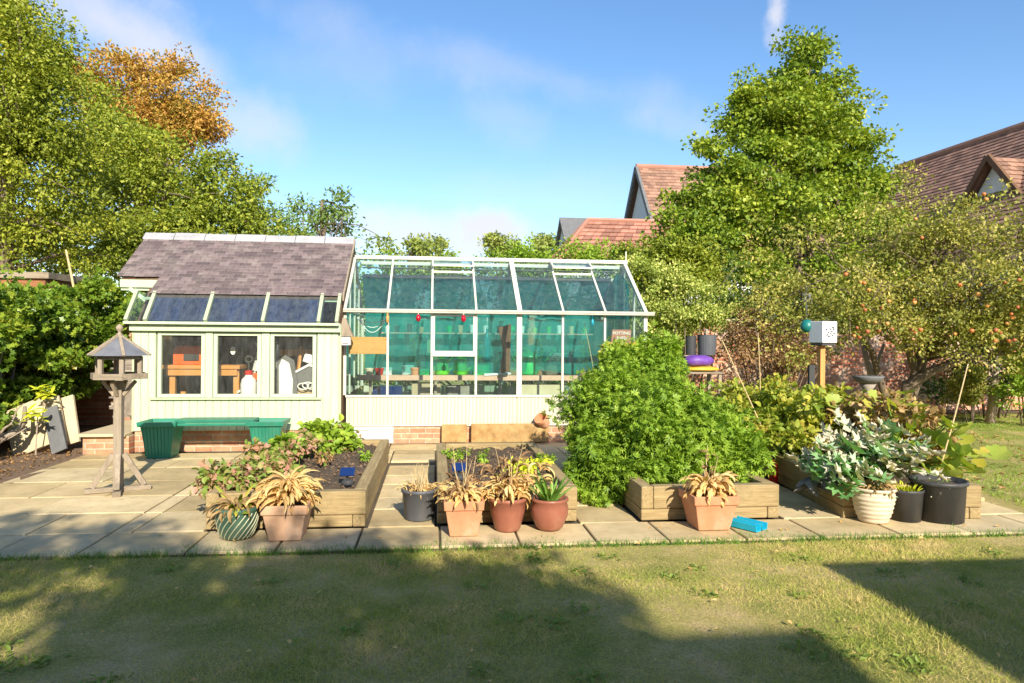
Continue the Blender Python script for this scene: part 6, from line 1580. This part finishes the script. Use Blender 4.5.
# ================================================================== WHAT STANDS BEHIND THE CAMERA AND SHADES THE LAWN
hs = thing('house', 'brick family house behind the viewer whose shade falls on the lawn', 'house', (-1, -8, 0))
m = MB(); m.box(-9, 3.55, -13, -6.4, 0, 5.35); m.build('wall', M['brick'], hs)
m = MB(); m.prism([(-9.3, -6.05, 5.37), (-9.3, -13.3, 5.37), (-9.3, -9.7, 7.1)], (13.1, 0, 0)); m.build('roof', M['tile'], hs)
ex = thing('garage', 'flat roofed brick garage behind the viewer at the right', 'garage', (7, -4, 0))
m = MB(); m.box(3.75, 12, -6.3, -.95, 0, 2.86); m.build('wall', M['brick'], ex)
m = MB(); m.box(3.62, 12.1, -6.35, -.84, 2.861, 3.0); m.build('roof', M['slab_dark'], ex)
make_tree('garden_tree', 'loose tree behind the viewer that dapples the lawn', 'tree', (-2.0, -3.6, 0),
    [(-5.0, -3.9, 4.7, 1.5, .6, .5), (-3.4, -3.85, 4.7, 1.4, .6, .5), (-2.0, -3.8, 4.7, 1.2, .6, .5), (-.7, -3.8, 4.7, 1.1, .6, .5), (.5, -3.8, 4.7, 1.0, .6, .5), (1.5, -4.3, 4.6, .8, .5, .45), (2.2, -4.8, 4.5, .5, .5, .4), (-3.6, -4.7, 4.4, 2.0, .5, .5), (.4, -4.9, 4.5, 1.7, .5, .45), (2.6, -5.1, 4.4, .6, .3, .3), (-6.6, -4.0, 4.6, 1.2, .6, .5)],
    350, 80, .33, .12, K, LF['left'], M['bark'], .16, top=(-1.8, -3.6, 4.8), k=20)

# ================================================================== SKY, SUN, CAMERA
EL = rad(29); AZ = Vector((-.19, 1, 0)).normalized()
trav = Vector((AZ.x*math.cos(EL), AZ.y*math.cos(EL), -math.sin(EL)))
sd = bpy.data.lights.new('sun', 'SUN'); sd.energy = 3.9; sd.angle = rad(.55); sd.color = (1.0, .91, .76)
so = bpy.data.objects.new('sun', sd); COL.objects.link(so); so.rotation_euler = trav.to_track_quat('-Z', 'Y').to_euler(); so.location = (0, -20, 20)
w = bpy.data.worlds.new('World'); scn.world = w; w.use_nodes = True
nt = w.node_tree; nt.nodes.clear()
sky = N(nt, 'ShaderNodeTexSky'); sky.sky_type = 'NISHITA'; sky.sun_disc = False
sky.sun_elevation = EL; sky.sun_rotation = math.atan2(-AZ.x, -AZ.y); sky.air_density = 1.0; sky.dust_density = .6; sky.ozone_density = 1.6; sky.altitude = 50
tc = N(nt, 'ShaderNodeTexCoord')
def dirof(px, py): return (P(px, py, 10)-Vector((0, 0, H))).normalized()
def cloud(px, py, sx, sy, amt, sc=4.0, tilt=0.0):
    """soft cloud patch round a sky direction; sx, sy angular half sizes"""
    d = dirof(px, py); r = Vector((d.y, -d.x, 0)).normalized(); u = r.cross(d)
    r2 = r*math.cos(tilt)+u*math.sin(tilt); u2 = u*math.cos(tilt)-r*math.sin(tilt)
    nz = N(nt, 'ShaderNodeTexNoise'); nz.inputs['Scale'].default_value = sc; nz.inputs['Detail'].default_value = 8; nz.inputs['Roughness'].default_value = .62
    L(nt, tc.outputs['Generated'], nz.inputs['Vector'])
    vals = []
    for ax, s_ in ((r2, sx), (u2, sy)):
        dp = N(nt, 'ShaderNodeVectorMath', operation='DOT_PRODUCT'); L(nt, tc.outputs['Generated'], dp.inputs[0]); dp.inputs[1].default_value = ax
        sb = N(nt, 'ShaderNodeMath', operation='DIVIDE'); L(nt, dp.outputs['Value'], sb.inputs[0]); sb.inputs[1].default_value = s_
        off = d.dot(ax)/s_
        sb2 = N(nt, 'ShaderNodeMath', operation='SUBTRACT'); L(nt, sb.outputs[0], sb2.inputs[0]); sb2.inputs[1].default_value = off
        pw = N(nt, 'ShaderNodeMath', operation='MULTIPLY'); L(nt, sb2.outputs[0], pw.inputs[0]); L(nt, sb2.outputs[0], pw.inputs[1]); vals.append(pw.outputs[0])
    ad = N(nt, 'ShaderNodeMath', operation='ADD'); L(nt, vals[0], ad.inputs[0]); L(nt, vals[1], ad.inputs[1])
    sq = N(nt, 'ShaderNodeMath', operation='SQRT'); L(nt, ad.outputs[0], sq.inputs[0])
    q = N(nt, 'ShaderNodeMath', operation='MULTIPLY_ADD'); L(nt, nz.outputs['Fac'], q.inputs[0]); q.inputs[1].default_value = -3.0; q.inputs[2].default_value = 1.5
    s2 = N(nt, 'ShaderNodeMath', operation='ADD'); L(nt, sq.outputs[0], s2.inputs[0]); L(nt, q.outputs[0], s2.inputs[1])
    front = N(nt, 'ShaderNodeVectorMath', operation='DOT_PRODUCT'); L(nt, tc.outputs['Generated'], front.inputs[0]); front.inputs[1].default_value = d
    gt = N(nt, 'ShaderNodeMath', operation='GREATER_THAN'); L(nt, front.outputs['Value'], gt.inputs[0]); gt.inputs[1].default_value = 0
    mr = N(nt, 'ShaderNodeMapRange'); mr.interpolation_type = 'SMOOTHSTEP'; L(nt, s2.outputs[0], mr.inputs[0])
    mr.inputs[1].default_value = 1.2; mr.inputs[2].default_value = .0; mr.inputs[3].default_value = 0; mr.inputs[4].default_value = amt
    mu = N(nt, 'ShaderNodeMath', operation='MULTIPLY'); L(nt, mr.outputs[0], mu.inputs[0]); L(nt, gt.outputs[0], mu.inputs[1])
    return mu.outputs[0]
cur = sky.outputs[0]
hsv = N(nt, 'ShaderNodeHueSaturation'); hsv.inputs['Saturation'].default_value = 1.2; hsv.inputs['Value'].default_value = .78; L(nt, cur, hsv.inputs['Color']); cur = mixc(nt, 1.0, hsv.outputs[0], (.88, .86, .88), 'MULTIPLY')
CW = (2.85, 2.85, 3.1)
for a_ in ((105, 22, .15, .06, .7, 5, -.3), (180, 60, .10, .035, .4, 7, -.3), (262, 130, .07, .05, .5, 6), (420, 232, .13, .035, .8, 9), (490, 240, .06, .035, .85, 9), (530, 75, .30, .035, .22, 6, -.25), (510, 115, .08, .05, .2, 6), (330, 60, .16, .05, .16, 5), (775, 14, .016, .045, .8, 14), (560, 190, .2, .04, .15, 5), (680, 130, .16, .02, .15, 6, -.25)):
    cur = mixc(nt, cloud(*a_), cur, CW)
bg = N(nt, 'ShaderNodeBackground'); bg.inputs['Strength'].default_value = .15; L(nt, cur, bg.inputs['Color'])
ow = N(nt, 'ShaderNodeOutputWorld'); L(nt, bg.outputs[0], ow.inputs[0])

cd = bpy.data.cameras.new('camera'); cam = bpy.data.objects.new('camera', cd); COL.objects.link(cam); scn.camera = cam
cd.sensor_width = 36; cd.lens = F/1024*36; cd.clip_start = .05; cd.clip_end = 1500
cd.shift_y = (341.5-338)/1024*-1
fwd = Vector((S_, C_, 0)); right = Vector((C_, -S_, 0)); upv = Vector((0, 0, 1))
r2 = right*math.cos(RL)+upv*math.sin(RL); u2 = upv*math.cos(RL)-right*math.sin(RL)
mt = Matrix((r2, u2, -fwd)).transposed().to_4x4(); mt.translation = (0, 0, H); cam.matrix_world = mt
vs = scn.view_settings; vs.view_transform = 'Standard'; vs.look = 'None'; vs.gamma = 1; vs.use_curve_mapping = False; vs.exposure = 1.1
cy = scn.cycles
cy.max_bounces = 10; cy.diffuse_bounces = 4; cy.glossy_bounces = 4; cy.transmission_bounces = 6; cy.transparent_max_bounces = 24
cy.use_denoising = True; cy.sample_clamp_indirect = 8; cy.caustics_reflective = False; cy.caustics_refractive = False
scn.render.use_persistent_data = False
